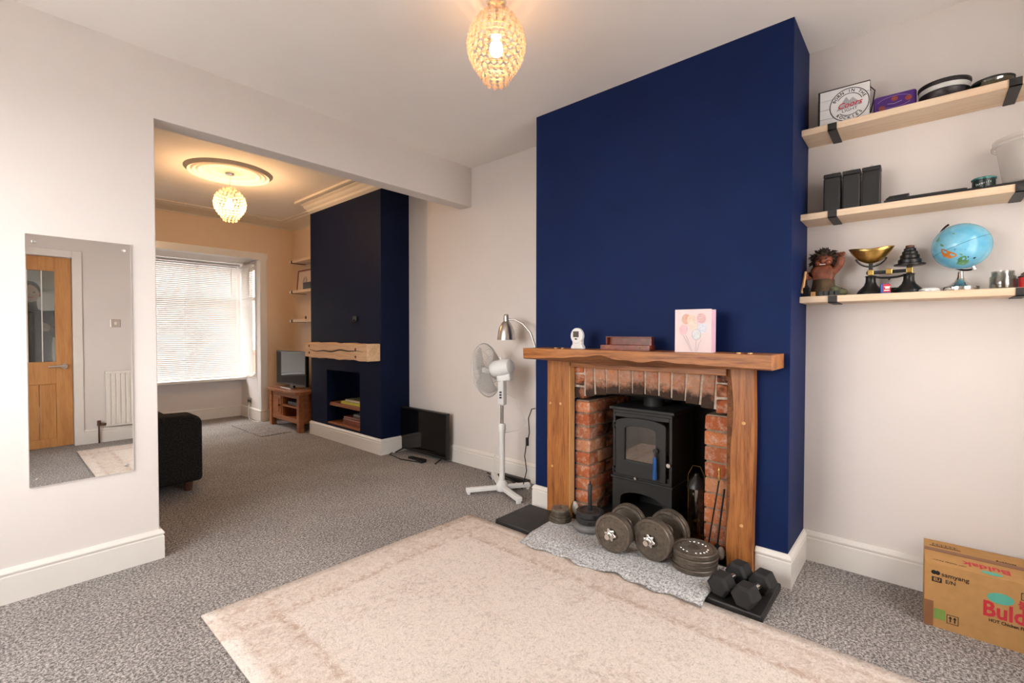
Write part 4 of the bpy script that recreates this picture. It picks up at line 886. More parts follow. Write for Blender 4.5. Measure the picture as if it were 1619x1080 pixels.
def loaded(label,front,rear,r):
    d=Vector((rear[0]-front[0],rear[1]-front[1],0)); L=d.length; a=math.atan2(d.y,d.x)
    T=thing('loaded_dumbbell',label,'dumbbell',(front[0],front[1],MZ+r),a,'loaded dumbbells with cast plates')
    def pl(x,rr,t,sg):
        q=[(.014,0),(rr*.28,0),(rr*.30,-.003*sg),(rr*.34,.002*sg),(rr*.82,.003*sg),(rr*.86,-.001*sg),(rr*.98,0),(rr,.003*sg),(rr,t-.003),(rr*.97,t),(.014,t),(.014,0)]
        return mb().lathe(q,44,(x,0,0),'x').build('weight_plate',m['plate'],T,smooth=35)
    p=pl(0,r,.030,1); pl(.032,r*.98,.018,1); pl(L-.02,r*.98,.018,1); pl(L+.001,r,.030,1)
    for k in range(10):
        t=2*PI*k/10; mb().lathe([(0,-.0015),(.006,-.001),(.007,.003)],10,(0,0,0),'x').build('stud',m['plate'],p).location=(.001,r*.62*math.cos(t),r*.62*math.sin(t))
    mb().cyl((-.055,0,0),(L+.085,0,0),.0135,n=18).build('bar',m['chrome'],T,smooth=40)
    mb().cyl((.055,0,0),(L-.022,0,0),.0155,n=18).build('grip',m['steel'],T,smooth=40)
    for x,sg in ((-.004,-1),(L+.036,1)):
        pts=[]
        for k in range(24):
            t=2*PI*k/24; rr=.033 if (k//2)%2==0 else .023; pts.append((rr*math.cos(t),rr*math.sin(t)))
        mb().prism(pts,'x',x,x+sg*.016).lathe([(.0,sg*.030),(.018,sg*.030),(.019,sg*.016),(0,sg*.016)],16,(x,0,0),'x').build('star_collar',m['chrome'],T,bevel=.002)
    return T
loaded('left loaded dumbbell with grey plates on the carpet offcut',(2.155,1.205),(2.345,1.213),.1)
loaded('right loaded dumbbell with grey plates on the carpet offcut',(2.212,1.014),(2.395,.998),.104)
def hexdb(label,f,r_):
    d=Vector((r_[0]-f[0],r_[1]-f[1],0)); L=d.length; a=math.atan2(d.y,d.x)
    T=thing('hex_dumbbell',label,'dumbbell',(f[0],f[1],.0365+.0455),a,'black hex dumbbells on the slate')
    def hx(x0,x1):
        R0=.0525; b=mb(); P=[]
        for x,q in ((x0,.80),(x0+.012,1),(x1-.012,1),(x1,.80)): P+=[(x,R0*q*math.cos(PI/3*k),R0*q*math.sin(PI/3*k)) for k in range(6)]
        b.add(P,[tuple(range(6)),tuple(range(18,24))]+[(i*6+j,i*6+(j+1)%6,i*6+6+(j+1)%6,i*6+6+j) for i in range(3) for j in range(6)]); b.build('head',m['rubber'],T,bevel=.003)
    hx(-.04,.045); hx(L-.045,L+.04)
    mb().lathe([(.0145,.04),(.018,.05),(.0165,.065),(.0155,L/2),(.0165,L-.065),(.018,L-.05),(.0145,L-.04)],18,(0,0,0),'x').build('handle',m['chrome'],T,smooth=50)
hexdb('black hex dumbbell on the slate nearer the plate stack',(2.155,.655),(2.318,.625))
hexdb('black hex dumbbell on the outer end of the slate',(2.128,.548),(2.300,.520))
# ------------------------------------------------------------------ on the mantel
MT=1.104
th=thing('smart_thermostat','white round thermostat on a stand on the oak mantel','thermostat',(2.335,1.543,MT),math.radians(-8))
mb().lathe([(0,.016),(.042,.016),(.0465,.010),(.0465,-.006),(.040,-.012),(0,-.012)],36,(0,0,0),'x').build('body',m['white'],th,smooth=40).location=(0,0,.078)
mb().prism([(-.046,0),(.046,0),(.046,.012),(.034,.028),(.034,.06),(-.034,.06),(-.034,.028),(-.046,.012)],'x',-.006,.022).build('stand',m['white'],th,bevel=.004)
mb().box((-.013,-.022,.070),(-.0115,.022,.105)).build('screen',plain('grey_display',(.10,.085,.075),.3),th); mb().box((-.013,-.008,.055),(-.0115,.008,.063)).build('button',m['black'],th)
wb=thing('trinket_box','open mahogany trinket box on the oak mantel','box',(2.345,1.222,MT))
mb().box((-.035,-.148,0),(.035,.148,.005)).box((-.035,-.148,.005),(-.029,.148,.028)).box((.029,-.148,.005),(.035,.148,.028)).box((-.029,-.148,.005),(.029,-.142,.028)).box((-.029,.142,.005),(.029,.148,.028)).build('tray',m['mahog'],wb,bevel=.001)
b=mb().box((.040,-.138,.028),(.044,.138,.075)).box((.010,-.138,.070),(.044,.138,.075)).box((.010,-.138,.028),(.044,-.132,.070)).box((.010,.132,.028),(.044,.138,.070)).build('lid',m['mahog'],wb,bevel=.001)
for y in (-.10,.10): mb().tube([(-.036,y+.012,.018),(-.040,y,.013),(-.036,y-.012,.018)],.0015,6).build('catch',m['brass'],wb)
gb=thing('gift_bag','pale pink gift bag printed with balloons on the oak mantel','gift bag',(2.35,.84,MT),math.radians(4))
pk_=plain('pink_paper',(.80,.66,.66),.55,var=.03); pk2=plain('pink_gusset',(.74,.47,.56),.55,var=.03)
mb().box((-.035,-.075,0),(-.0335,.100,.213)).build('front_panel',pk_,gb); mb().box((.045,-.075,0),(.0465,.100,.213)).build('back_panel',pk_,gb)
mb().add([(-.0335,-.075,0),(.045,-.075,0),(.045,-.075,.21),(-.0335,-.075,.21),(.006,-.062,.0),(.006,-.062,.21)],[(0,4,5,3),(4,1,2,5)]).build('gusset',pk2,gb,solid=.001); mb().box((-.0335,.099,0),(.045,.100,.21)).build('gusset',pk2,gb); mb().box((-.0335,-.075,0),(.045,.1,.0015)).build('base',pk_,gb)
def flat(pts,mt,name,parent,x): 
    return mb().prism(pts,'x',x,x-.0006).build(name,mt,parent)
def oval(cy,cz,a,b_,rot=0,n=22): return [(cy+a*math.cos(t)*math.cos(rot)-b_*math.sin(t)*math.sin(rot), cz+a*math.cos(t)*math.sin(rot)+b_*math.sin(t)*math.cos(rot)) for t in [2*PI*i/n for i in range(n)]]
cols=[((.70,.42,.32),.045,.165),((.78,.60,.48),.020,.160),((.80,.52,.56),.058,.112),((.68,.70,.78),-.032,.120),((.70,.72,.72),-.005,.088),((.80,.50,.50),-.028,.168),((.78,.66,.56),.012,.135)]
for i,(c,y,z) in enumerate(cols): flat(oval(y,z,.021,.026,.2*math.sin(i)),plain('balloon_print_%d'%i,c,.6,var=.1,vs_=80),'balloon_print',gb,-.0351-.00012*i)
s=mb()
for y in (.045,.058,-.005,-.028): s.tube([(-.0362,y,.085 if y>.03 else .062),(-.0362,y*.6,.04),(-.0362,y*.3,.004)],.0006,4)
s.tube([(-.0366,-.005+.021*math.cos(t),.088+.026*math.sin(t)) for t in [2*PI*i/20 for i in range(20)]],.0006,4,closed=True)
for k in range(5): s.tube([(-.0372,-.046+.003*k,.150+.009*k),(-.0372,-.010,.152+.008*k)],.0006,4)
s.build('balloon_strings',m['ink_grey'],gb)
# ------------------------------------------------------------------ highest shelf
Z1=2.2004
tn=thing('metal_crate_tin','white slatted tin printed with a round beer emblem','tin',(2.80,.300,Z1),math.radians(3))
sil=plain('white_tin',(.80,.80,.80),.35,.1,var=.03)
for k in range(4): mb().box((-.062,-.100,.002+k*.0445),(-.056,.100,.0445+k*.0445)).build('slat',sil,tn,bevel=.0015)
mb().box((-.057,-.099,0),(.062,.099,.178)).build('body',sil,tn,bevel=.003)
mb().box((-.064,.094,0),(.0,.103,.181)).build('edge_strip',m['black'],tn); mb().tube([(-.060,.1,.181),(-.060,-.1,.181),(.06,-.1,.181)],.0022,6).build('rim_wire',m['blackm'],tn)
mb().tube([(-.02,-.102,.165),(-.03,-.118,.14),(-.02,-.112,.09),(.02,-.102,.06)],.0025,6).build('bail_handle',m['blackm'],tn,smooth=60)
EX=-.0625; ec=(-.022,.092)
mb().prism(oval(ec[0],ec[1],.076,.076,n=40),'x',EX,EX-.0004).build('emblem_disc',sil,tn)
def ringm(r,wd,a0,a1,x):
    n=40; ts=[a0+(a1-a0)*i/n for i in range(n+1)]
    return mb().add([(x,ec[0]-(r)*math.cos(t),ec[1]+r*math.sin(t)) for t in ts]+[(x,ec[0]-(r+wd)*math.cos(t),ec[1]+(r+wd)*math.sin(t)) for t in ts],[(i,i+1,n+2+i,n+1+i) for i in range(n)])
ringm(.074,.0035,0,2*PI,EX-.0006).build('emblem_ring',m['ink'],tn); ringm(.050,.003,.35,2.6,EX-.0006).build('emblem_ring',m['ink'],tn); ringm(.050,.003,-2.35,-.8,EX-.0006).build('emblem_ring',m['ink'],tn)
flat([(ec[0]+.050,ec[1]-.022),(ec[0]+.012,ec[1]+.038),(ec[0]+.0,ec[1]+.018),(ec[0]-.014,ec[1]+.030),(ec[0]-.050,ec[1]-.010)],m['ink_grey'],'emblem_mountain',tn,EX-.0006)
def around(txt,r,mid,span,size,up=1):
    n=len(txt)
    for i,chh in enumerate(txt):
        if chh==' ': continue
        t=mid-(span/2)+span*(i/(n-1)); # angle clockwise from top
        if up>0: py,pz=ec[0]-r*math.sin(t),ec[1]+r*math.cos(t); rot=-t
        else: py,pz=ec[0]-r*math.sin(t),ec[1]-r*math.cos(t); rot=t
        text('emblem_letter',chh,size,m['ink'],tn,(EX-.0009,py,pz),FACE_CAM@Matrix.Rotation(rot,3,'Z'),.0003,bold=.0004)
around('BORN IN THE',.063,0,2.3,.019); around('ROCKIES',.063,0,1.55,.019,-1)
text('emblem_script','Coors',.037,m['ink_red'],tn,(EX-.0012,ec[0],ec[1]-.001),FACE_CAM@Matrix.Rotation(.08,3,'Z'),.0003,shear=.35,bold=.0006,sx=1.0)
text('emblem_word','LIGHT',.019,m['ink'],tn,(EX-.0012,ec[0]-.002,ec[1]-.026),FACE_CAM@Matrix.Rotation(.08,3,'Z'),.0003,sx=1.15)
pt=thing('chocolate_tin','purple chocolate tin with rounded corners','tin',(2.775,.108,Z1),math.radians(2))
pur=plain('purple_tin',(.075,.016,.20),.35,.1,var=.12); mb().box((-.04,-.076,0),(.04,.076,.088)).build('body',pur,pt,bevel=.012,seg=3)
cho=plain('chocolate_print',(.30,.055,.035),.4,var=.3,vs_=60); lil=plain('lilac_print',(.42,.33,.55),.4)
for y,z in ((.045,.030),(.0,.062),(-.048,.052)): flat(oval(y,z,.012,.011),cho,'chocolate_print',pt,-.0402)
mb().tube([(-.0405,.065*math.cos(t),.045+.030*math.sin(t)) for t in [.4+2.2*i/16 for i in range(17)]],.0008,4).tube([(-.0405,.06*math.cos(t),.048+.024*math.sin(t)) for t in [3.6+2.1*i/16 for i in range(17)]],.0008,4).tube([(-.0405,.025,.044),(-.0405,.0,.040),(-.0405,-.025,.047)],.0016,4).build('swirl_print',lil,pt)
G='round tins and lids on the highest shelf'
def roundtin(name,label,loc,r,h,mat_,rim=None,grp=G,ax=0):
    T=thing(name,label,'lid',loc,0,grp)
    mb().lathe([(0,0),(r*.96,0),(r,.003),(r,h-.006),(r*1.015,h-.004),(r*1.01,h),(r*.97,h),(r*.95,h-.004),(0,h-.004)],40).build('body',mat_,T,smooth=35)
    if rim: mb().lathe([(r*1.002,h-.008),(r*1.025,h-.008),(r*1.025,h+.001),(r*1.0,h+.001),(r*1.002,h-.008)],40).build('rim',rim,T,smooth=35)
    return T
dbr=plain('dark_lid',(.020,.014,.018),.35); wl=plain('white_lid',(.62,.62,.60),.35)
roundtin('round_lid','dark bottom lid of the round lid stack',(2.765,-.058,Z1),.082,.036,dbr)
roundtin('round_lid','white middle lid of the round lid stack',(2.765,-.058,Z1+.0365),.083,.020,wl)
roundtin('round_lid','dark top lid of the round lid stack',(2.765,-.058,Z1+.057),.085,.016,dbr,m['black'])
ga=thing('glass_ashtray','shallow dark green glass dish on the highest shelf','dish',(2.775,-.206,Z1))
mb().lathe([(0,.004),(.040,.004),(.058,.020),(.064,.040),(.060,.040),(.052,.022),(.036,.010),(0,.010)],32).build('dish',m['greenglass'],ga,smooth=40); mb().lathe([(.0585,.036),(.065,.036),(.066,.043),(.0585,.043),(.0585,.036)],32).build('rim',m['black'],ga,smooth=40); mb().lathe([(0,0),(.04,0),(.04,.0038),(0,.0038)],32).build('base',m['black'],ga)
# ------------------------------------------------------------------ middle shelf
Z2=1.7864
for i,(y,lb) in enumerate(((.339,'leftmost of three black rectangular blocks with metal hooks'),(.262,'middle of three black rectangular blocks with metal hooks'),(.187,'rightmost of three black rectangular blocks with metal hooks'))):
    T=thing('black_block',lb,'block',(2.775,y,Z2),0,'three black blocks on the middle shelf')
    mb().box((-.036,-.0345,0),(.036,.0345,.172)).build('body',m['black'],T,bevel=.005); mb().box((-.0365,-.035,.172),(.0365,.035,.192)).build('cap',m['black'],T,bevel=.004)
    mb().tube([(0,.006,.190),(0,.006,.200),(0,.0,.206),(0,-.006,.200)],.0028,8).build('hook',m['steel'],T,smooth=60)
T=thing('black_tray','long flat black tray lying along the middle shelf','tray',(2.765,-.20,Z2)); mb().box((-.055,-.36,0),(.055,.338,.006)).box((-.055,-.36,.006),(-.050,.338,.016)).box((.05,-.36,.006),(.055,.338,.016)).box((-.05,.333,.006),(.05,.338,.016)).box((-.05,-.36,.006),(.05,-.355,.016)).build('body',m['black'],T,bevel=.002)
tag(mb().box((2.735,-.135,Z2+.0164),(2.80,.125,Z2+.026)).box((2.74,-.13,Z2+.026),(2.795,.12,Z2+.028)).build('black_slab',m['black'],bevel=.002),'thin black slab lying on the flat tray','slab')
tag(mb().prism([(.135,0),(.06,.0),(.05,.014),(.12,.012)],'x',2.745,2.79).build('black_knife',m['black'],bevel=.002),'small black folded knife lying on the thin black slab','knife').location=(0,-.0,Z2+.0285)
T=thing('souvenir_ashtray','round green souvenir ashtray with pale lettering','ashtray',(2.745,-.184,Z2+.0065))
gdark=plain('dark_green_ceramic',(.012,.028,.026),.3,var=.3); gteal=plain('teal_glaze',(.035,.20,.19),.25)
mb().lathe([(0,0),(.034,0),(.0355,.004),(.0355,.042),(.031,.042),(.030,.010),(0,.010)],36).build('bowl',gdark,T,smooth=40); mb().lathe([(.030,.040),(.038,.041),(.0385,.046),(.034,.050),(.030,.048),(.030,.040)],36).build('rim',gteal,T,smooth=40)
for i,chh in enumerate('Tenerife'):
    a=PI+(-.80+i*.17)+.1; text('letter',chh,.0125,m['white'],T,(.0358*math.cos(a),.0358*math.sin(a),.019+.0012*i),Matrix(((math.sin(-a+PI),0,math.cos(a)),(-abs(math.cos(a)),0,math.sin(a)),(0,1,0))),.0002)
T=thing('plastic_tub','large clear plastic tub on the middle shelf','tub',(2.775,-.335,Z2+.0165),0)
mb().lathe([(0,0),(.088,0),(.094,.006),(.118,.165),(.128,.168),(.128,.180),(.120,.180),(.114,.172),(.091,.010),(0,.008)],44).build('wall',m['tub'],T,smooth=40); mb().lathe([(.124,.150),(.131,.152),(.131,.160),(.124,.162)],44).build('rim',m['tub'],T,smooth=40)
# ------------------------------------------------------------------ lowest shelf
Z3=1.3804
def troll():
    T=thing('troll_figurine','brown shaggy-haired figurine with one raised arm','figurine',(2.775,.372,Z3))
    V=[(0,0,.05),(0,.0,.10),(0,0,.135),(0,0,.165),(-.005,-.045,.125),(-.012,-.068,.155),(-.012,-.075,.195),(-.012,.048,.12),(-.020,.070,.09),(-.026,.072,.125),(0,-.028,.035),(-.012,-.034,.012),(0,.028,.035),(-.012,.034,.012)]
    E_=[(0,1),(1,2),(2,3),(2,4),(4,5),(5,6),(2,7),(7,8),(8,9),(0,10),(10,11),(0,12),(12,13)]
    R_=[.042,.042,.036,.032,.019,.017,.017,.018,.015,.014,.024,.022,.024,.022]
    me=bpy.data.meshes.new('body'); me.from_pydata(V,E_,[]); o=bpy.data.objects.new('body',me); C.objects.link(o); o.parent=T
    o.modifiers.new('sk','SKIN'); q=o.modifiers.new('ss','SUBSURF'); q.levels=2; q.render_levels=2
    if not me.skin_vertices:
        bm=bmesh.new(); bm.from_mesh(me); bm.verts.layers.skin.verify(); bm.to_mesh(me); bm.free()
    for d_,r in zip(me.skin_vertices[0].data,R_): d_.radius=(r,r)
    me.skin_vertices[0].data[0].use_root=True
    bd=plain('figurine_skin',(.20,.052,.020),.5,var=.35,vs_=40); me.materials.append(bd)
    hd=mb().ball((-.008,0,.180),(.034,.040,.034),18,12).ball((-.045,.0,.176),(.014,.012,.011),10,8).ball((-.030,.022,.168),(.014,.016,.013),10,8).ball((-.030,-.022,.168),(.014,.016,.013),10,8).build('head',bd,T,smooth=60)
    for y in (-.014,.014): mb().ball((-.039,y,.188),.0042,8,6).build('eye',m['black'],hd)
    for k in range(4): pass
    mb().box((-.044,-.012,.157),(-.038,.012,.160)).build('teeth',m['white'],hd)
    hr_=plain('figurine_hair',(.035,.020,.012),.8,var=.4,vs_=60); s=mb(); rn=random.Random(5)
    s.ball((.010,0,.190),(.036,.044,.034),14,10)
    for k in range(190):
        a=rn.uniform(0,2*PI); e=rn.uniform(-.75,1.5); dx,dy,dz=math.cos(a)*math.cos(e),math.sin(a)*math.cos(e),math.sin(e)
        if dx<-.35 and dz<.45: continue
        L=rn.uniform(1.3,1.95); p=Vector((dx*.034+.004,dy*.040,.187+dz*.032)); q=Vector((dx*.034*L+.004,dy*.040*L,.187+dz*.032*L-.012*(1-dz)))
        md=(p+q)/2+Vector((rn.uniform(-.006,.006),rn.uniform(-.008,.008),rn.uniform(-.004,.010))); s.tube([p,md,q],[.0075,.006,.0012],5)
    s.build('hair',hr_,T,kind='stuff',smooth=60)
    sk_=plain('figurine_trousers',(.085,.05,.022),.8,var=.35,vs_=40)
    mb().lathe([(0,.0),(.058,0),(.056,.03),(.048,.06),(.046,.085),(.040,.088),(0,.088)],20).build('trousers',sk_,T,smooth=60)
    mb().ball((-.03,-.075,.018),(.026,.030,.018),12,8).ball((-.034,-.052,.030),(.022,.024,.020),12,8).build('rock',plain('mossy_rock',(.10,.10,.05),.8,var=.4,vs_=40,bmp=.5,bscale=80),T,smooth=60)
    for k in range(3): mb().ball((-.012+.006*k,-.082+.012*k,.206),(.007,.008,.011),8,6).build('finger',bd,T,smooth=60)
    mb().cyl((-.030,.072,.13),(-.048,.085,.02),.006,.009,8).build('staff',m['oak_edge'],T,smooth=60)
troll()
G='small black blocks along the shelf front'
tag(mb().box((2.715,.398,Z3),(2.738,.418,Z3+.024)).build('wooden_cube',m['oak_edge'],bevel=.002),'tiny orange wooden cube at the foot of the figurine','cube')
T=thing('dark_bottle','small dark square bottle beside the navy chimney flank','bottle',(2.735,.438,Z3)); mb().box((-.014,-.014,0),(.014,.014,.048)).build('body',m['castblack'],T,bevel=.003); mb().lathe([(.012,.048),(.004,.062),(.004,.085),(0,.086)],12).build('neck',m['castblack'],T,smooth=50)
for i,y in enumerate((.375,.353,.331,.309)):
    tag(mb().box((2.712,y-.009,Z3),(2.724,y+.009,Z3+.025)).box((2.7105,y-.006,Z3+.003),(2.712,y+.006,Z3+.021)).build('black_tile',m['black'],bevel=.001),('first','second','third','fourth')[i]+' little black block from the left before the figurine','block',G)
# scales
sc=thing('kitchen_scales','black cast iron balance scales with brass pan','scales',(2.785,.118,Z3))
def pillar(y): return mb().lathe([(0,0),(.052,0),(.053,.010),(.046,.022),(.026,.045),(.020,.062),(.019,.085),(.023,.090),(0,.092)],28,(0,y,0)).build('pillar',m['castblack'],sc,smooth=50)
pillar(.068); pillar(-.070)
mb().box((-.018,-.05,.008),(.018,.05,.030)).build('base_bar',m['castblack'],sc,bevel=.004)
mb().tube([(0,.055,.086),(0,.03,.080),(0,.0,.078),(0,-.03,.080),(0,-.057,.086)],.005,8).prism([(-.008,.078),(.008,.078),(0,.064)],'x',-.004,.004).build('top_bar',m['castblack'],sc,smooth=50)
mb().box((-.010,-.085,.098),(.010,.085,.113)).build('beam',m['castblack'],sc,bevel=.004)
for y in (.068,0,-.072): mb().box((-.014,y-.012,.093),(.014,y+.012,.119)).build('pivot',m['brass'],sc,bevel=.003)
mb().box((-.006,.060,.119),(.006,.076,.155)).build('pan_post',m['castblack'],sc,bevel=.003)
mb().tube([(0,.068+.062*math.cos(t),.195-.060*math.sin(t)) for t in [.35+(PI-.7)*i/14 for i in range(15)]],.004,6).build('pan_cradle',m['castblack'],sc,smooth=60)
def panf(u,v):
    a=2*PI*u; rr=v; y=.086*rr*math.cos(a); x=.058*rr*math.sin(a)
    e=abs(math.cos(a)); y*=1+.02*e
    return (x,.068+y,.150+.062*rr**2.0+.012*rr**3*e)
mb().grid(panf,40,10).build('pan',m['brass'],sc,smooth=60,solid=.0015)
mb().lathe([(0,.119),(.010,.119),(.010,.126),(.056,.128),(.057,.134),(0,.134)],30,(0,-.072,0)).build('weight_platform',m['castblack'],sc,smooth=40)
zz=Z3+.1344
for i,(r,h_,lb) in enumerate(((.042,.022,'largest'),(.035,.019,'second largest'),(.028,.016,'middle'),(.022,.013,'second smallest'),(.016,.012,'smallest'))):
    tag(mb().lathe([(0,0),(r*.92,0),(r,h_*.2),(r,h_*.8),(r*.92,h_),(r*.4,h_),(r*.35,h_*.85),(0,h_*.85)],26,(2.785,.046,zz)).build('scale_weight',m['castblack'] if i<4 else m['darkwood'],smooth=35),lb+' disc in the stack of scale weights','weight','stacked scale weights'); zz+=h_+.0004
T=thing('small_carton','tiny blue and red carton leaning on the scales','carton',(2.722,.128,Z3),math.radians(10)); mb().box((-.008,-.018,0),(.008,.018,.045)).build('body',plain('blue_carton',(.035,.10,.42),.4),T,bevel=.004)
mb().box((-.0086,-.018,.006),(-.008,.009,.043)).build('red_label',m['ink_red'],T); mb().box((-.009,-.014,.012),(-.0086,.006,.017)).box((-.009,-.014,.022),(-.0086,.002,.030)).box((-.0095,-.017,.030),(-.0086,.006,.033)).build('white_print',m['white'],T)
T=thing('white_coaster','flat white puck behind the scales beside the globe','puck',(2.78,-.005,Z3)); 
T.location=(2.74,-.022,Z3); mb().lathe([(0,0),(.034,0),(.036,.004),(.034,.012),(.022,.018),(0,.019)],28).build('body',m['white'],T,smooth=50); mb().lathe([(.034,.004),(.0365,.005),(.0365,.008),(.034,.008)],28).build('rim',m['steel'],T,smooth=40)
# globe
gl=thing('desk_globe','blue desk globe tilted on a chrome base','globe',(2.785,-.122,Z3))
def globe_mat():
    mt,nt,b=nodes('globe_map'); b.inputs['Roughness'].default_value=.18; co=coord(nt)
    sea=ramp(nt,noise(nt,co,9,4,.6),[(.3,(.10,.42,.66)),(.7,(.26,.62,.78))])
    nt.links.new(mix(nt,ramp(nt,noise(nt,co,45,3),[(.66,(0,0,0)),(.70,(.5,.5,.5))]),sea,(.03,.16,.26)),b.inputs['Base Color']); return mt
GC=Vector((0,0,.194)); GR=.097; AX=Vector((0,.39,.92)).normalized()
q=AX.to_track_quat('Z','Y').to_matrix().to_4x4()
sph=mb(); sph.ball((0,0,0),GR,48,28); ball=sph.build('sphere',globe_mat(),gl,smooth=60); ball.matrix_local=Matrix.Translation(GC)@q
def land(c,rad_,seed,mt,nm='land_print'):
    rn=random.Random(seed); c=Vector(c).normalized(); a=c.orthogonal().normalized(); b_=c.cross(a); n=22
    ph=[rn.uniform(0,6.28) for _ in range(4)]; V=[tuple(c*(GR+.0006))]
    for i in range(n):
        t=2*PI*i/n; r=rad_*(1+.22*math.sin(2*t+ph[0])+.14*math.sin(3*t+ph[1])+.09*math.sin(5*t+ph[2])); d=(c+a*r*math.cos(t)+b_*r*math.sin(t)*.8).normalized(); V.append(tuple(d*(GR+.0006)))
    o=mb().add(V,[(0,1+i,1+(i+1)%n) for i in range(n)]).build(nm,mt,ball)
    o.matrix_local=q.inverted()
    return o
orange=plain('orange_land',(.62,.21,.035),.3,var=.15,vs_=60); green=plain('green_land',(.10,.30,.12),.3,var=.2); pale=plain('pale_land',(.16,.34,.18),.3)
# directions in the globe's own frame: camera lies roughly along -x
land((-.80,.46,-.40),.25,1,orange); land((-.72,-.02,-.80),.24,2,green); land((-.80,.03,-.42),.05,3,pale); land((-.72,.62,.02),.07,4,pale); land((-.55,.78,.30),.10,5,pale); land((-.70,-.40,-.66),.05,6,m['ink']); land((-.85,-.20,-.62),.03,7,m['ink']); land((-.9,.3,.5),.05,8,pale)
mb().tube([(GR*1.001*math.cos(t),GR*1.001*math.sin(t),0) for t in [2*PI*i/64 for i in range(64)]],.0006,4,closed=True).build('equator_line',m['ink'],ball)
t0=[]
for i in range(25):
    t=math.radians(67+ (i/24)*180+0) ; 
    a=PI*i/24; d=AX*math.cos(a)+Vector((.80,.552,-.234)).normalized()*math.sin(a); t0.append(tuple(GC+d*(GR+.010)))
mb().tube(t0,[.004]*25,8).build('meridian_arm',m['black'],gl,smooth=60)
mb().cyl(tuple(GC-AX*(GR-.002)),tuple(GC-AX*(GR+.016)),.007,n=12).build('axis_pin',m['chrome'],gl,smooth=40)
mb().lathe([(0,0),(.060,0),(.061,.004),(.061,.018),(.057,.021),(.036,.028),(.020,.042),(.011,.062),(.009,.085),(0,.086)],36).build('base',m['chrome'],gl,smooth=40)
# jar and red pot at the frame edge
jr=thing('glass_jar','small open glass jar with a nut inside on the lowest shelf','jar',(2.765,-.246,Z3))
mb().lathe([(0,.0),(.036,0),(.039,.005),(.039,.050),(.034,.056),(.034,.074),(.031,.074),(.031,.056),(.035,.049),(.035,.007),(0,.004)],36).build('glass',m['jarglass'],jr,smooth=40)
tag(mb().ball((2.755,-.238,Z3+.019),(.014,.015,.014),14,10).tube([(2.755,-.238-.0152*math.cos(t),Z3+.019+.0142*math.sin(t)) for t in [2*PI*i/20 for i in range(20)]],.0012,5,closed=True).build('nut',plain('brown_nut',(.30,.13,.04),.6,var=.3,vs_=80),smooth=60),'brown nut lying inside the small glass jar','nut')
T=thing('red_pot','red pot with a dark handled lid at the right end of the lowest shelf','pot',(2.765,-.318,Z3)); red=plain('red_enamel',(.62,.03,.03),.3,var=.04)
mb().lathe([(0,0),(.026,0),(.029,.006),(.029,.044),(0,.044)],28).build('body',red,T,smooth=40); mb().lathe([(0,.056),(.02,.055),(.031,.048),(.031,.0442),(0,.0442)],28).build('lid',m['black'],T,smooth=40); mb().tube([(0,.02,.054),(0,-.005,.075),(0,-.035,.092)],[.005,.006,.006],8).build('handle',m['darkwood'],T,smooth=60)
# ------------------------------------------------------------------ cardboard box
bx=thing('cardboard_box','brown cardboard noodle carton with red lettering by the skirting','box',(2.55,-.022,0),math.radians(.6))
D_,W_,H_=.285,.46,.258
mb().box((0,-W_,0),(.003,0,H_)).build('front_panel',m['card'],bx); mb().box((D_-.003,-W_,0),(D_,0,H_)).build('back_panel',m['card'],bx)
mb().box((.003,-.003,0),(D_-.003,0,H_)).build('side_panel',m['card'],bx); mb().box((.003,-W_,0),(D_-.003,-W_+.003,H_)).build('side_panel',m['card'],bx); mb().box((.003,-W_+.003,0),(D_-.003,-.003,.003)).build('bottom_panel',m['card'],bx)
def fl(x0,z0,x1,z1,nm,mt=m['card'],y0=0,y1=-W_,t=.003): return mb().prism([(x0,z0),(x1,z1),(x1,z1-t),(x0,z0-t)],'y',y0,y1).build(nm,mt,bx)
f1=fl(0,H_+.003,.150,H_+.006,'top_flap'); f2=fl(D_,H_+.003,.152,H_+.004,'top_flap'); f2.location=(0,0,.0)
fl(.135,H_+.0068,.172,H_+.0068,'tape',m['card_d'],0,-W_,.0006)
mb().box((-.0008,-.028,.0),(0,-.0,.105)).build('tape',m['card_d'],bx)
def ft(nm,s_,size,mt,y,z,align='LEFT',**k): return text(nm,s_,size,mt,bx,(-.0006,y,z),FACE_CAM,.0003,align,**k)
ft('lettering','samyang',.024,m['ink'],-.050,.222,bold=.0003); ft('lettering','E/N',.020,m['ink'],-.062,.196,bold=.0003)
mb().prism(oval(-.028,.224,.0085,.0085),'x',-.0008,0).prism(oval(-.039,.224,.0075,.0085),'x',-.0008,0).build('emblem_mark',m['ink'],bx)
mb().box((-.0008,-.052,.186),(0,-.022,.206)).build('badge',m['ink'],bx); text('badge_lettering','EU',.017,m['card'],bx,(-.0010,-.037,.196),FACE_CAM,.0002,bold=.0006)
ft('brand_lettering','Buldak',.082,m['ink_red'],-.168,.132,bold=.0022,sx=.80)
ft('flavour_lettering','HOT Chicken Flavour Ramen',.017,m['ink'],-.186,.092,bold=.0004,sx=.82)
text('korean_lettering','\ubd88\ub2ed\ubcf6\uc74c\uba74',.034,m['ink_red'],bx,(-.0006,-.262,.178),FACE_CAM,.0003,'LEFT',bold=.0008)
mb().prism(oval(-.217,.184,.036,.021,-.05),'x',-.0008,0).build('green_oval',m['ink_green'],bx)
mb().box((-.0008,-.064,.036),(0,-.030,.078)).build('green_stamp',m['ink_leaf'],bx)
s=mb()
for y in (-.068,-.101): s.box((-.0008,y-.002,.030),(0,y,.066))
for z in (.030,.064): s.box((-.0008,-.103,z),(0,-.068,z+.002))
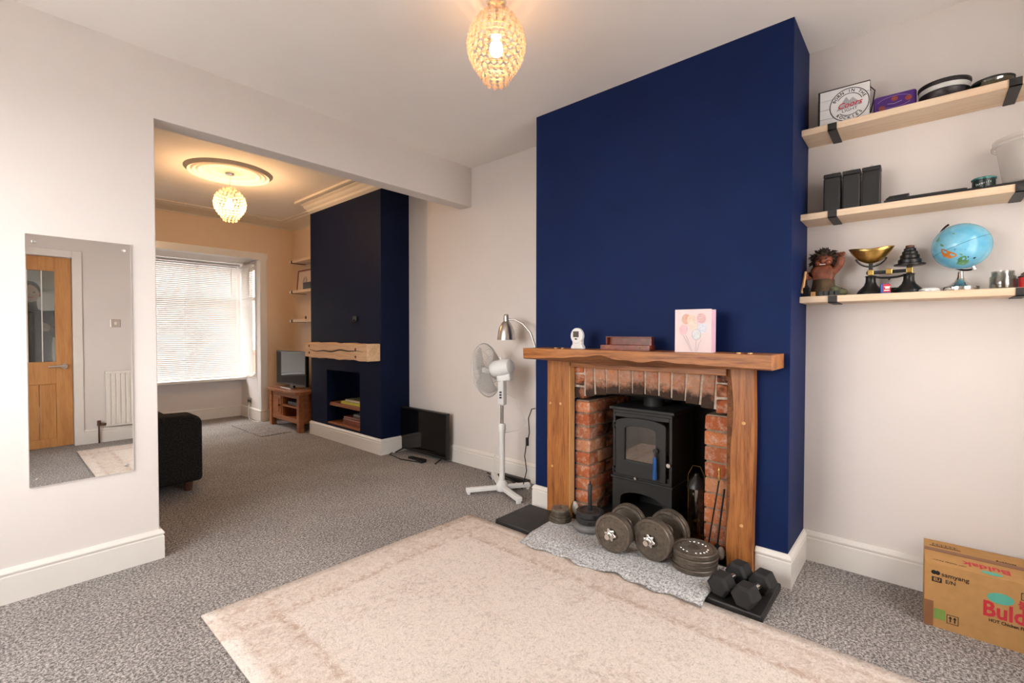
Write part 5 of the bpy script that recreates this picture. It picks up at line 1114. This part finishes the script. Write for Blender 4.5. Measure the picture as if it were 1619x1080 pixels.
for y in (-.079,-.092): s.box((-.0008,y-.002,.037),(0,y+.002,.052)).prism([(y-.006,.051),(y+.006,.051),(y,.061)],'x',-.0008,0)
s.build('this_way_up_mark',m['ink'],bx)
s=mb()
for (a,b_,c,d_) in ((-.285,.030,-.40,.078),): 
    s.box((-.0008,a,d_-.012),(0,c,d_)).box((-.0008,a,b_),(0,a-.002,d_)).box((-.0008,a,b_),(0,c,b_+.002))
for k in range(14): s.box((-.0008,-.300-k*.0042,.036),(0,-.300-k*.0042-(.0012 if k%3 else .0026),.060))
s.build('barcode_mark',m['ink'],bx)
s=mb(); s.box((-.0008,-.270,.226),(0,-.42,.228)).box((-.0008,-.270,.200),(0,-.42,.202)).box((-.0008,-.270,.200),(0,-.272,.228)); s.build('weight_frame',m['ink'],bx)
ft('weight_lettering','TOTAL NET WT.',.011,m['ink'],-.276,.219,sx=.9); ft('weight_lettering','140 g x 5 PACKS',.011,m['ink'],-.276,.208,sx=.9)
TOP=Matrix(((0,1,0),(1,0,0),(0,0,-1)))@Matrix.Diagonal((1,1,1))
UP=Matrix(((0,-1,0),(1,0,0),(0,0,1)))     # lying on the top flap, read from the wall side
tl=lambda x:H_+.0034+x*.02
text('flap_lettering','Buldak',.062,m['ink_red'],bx,(.078,-.185,tl(.078)),UP,.0003,bold=.0016,sx=.8)
mb().prism(oval(.030,-.195,.016,.030),'z',tl(.02),tl(.02)+.0006).build('green_oval',m['ink_green'],bx)
text('flap_lettering','HOT Chicken Flavour',.014,m['ink'],bx,(.040,-.075,tl(.04)),UP,.0003,sx=.8)
mb().box((.205,-.02,H_+.0045),(.245,-.115,H_+.0052)).build('flap_label',m['card'],bx); 
s=mb()
for k in range(18): s.box((.212,-.028-k*.0046,H_+.0052),(.236,-.028-k*.0046-(.0012 if k%3 else .0028),H_+.0056))
s.box((.203,-.018,H_+.0046),(.207,-.117,H_+.0054)).build('barcode_mark',m['ink'],bx)
text('flap_lettering','samyang',.017,m['ink'],bx,(.185,-.25,H_+.0047),UP,.0003)
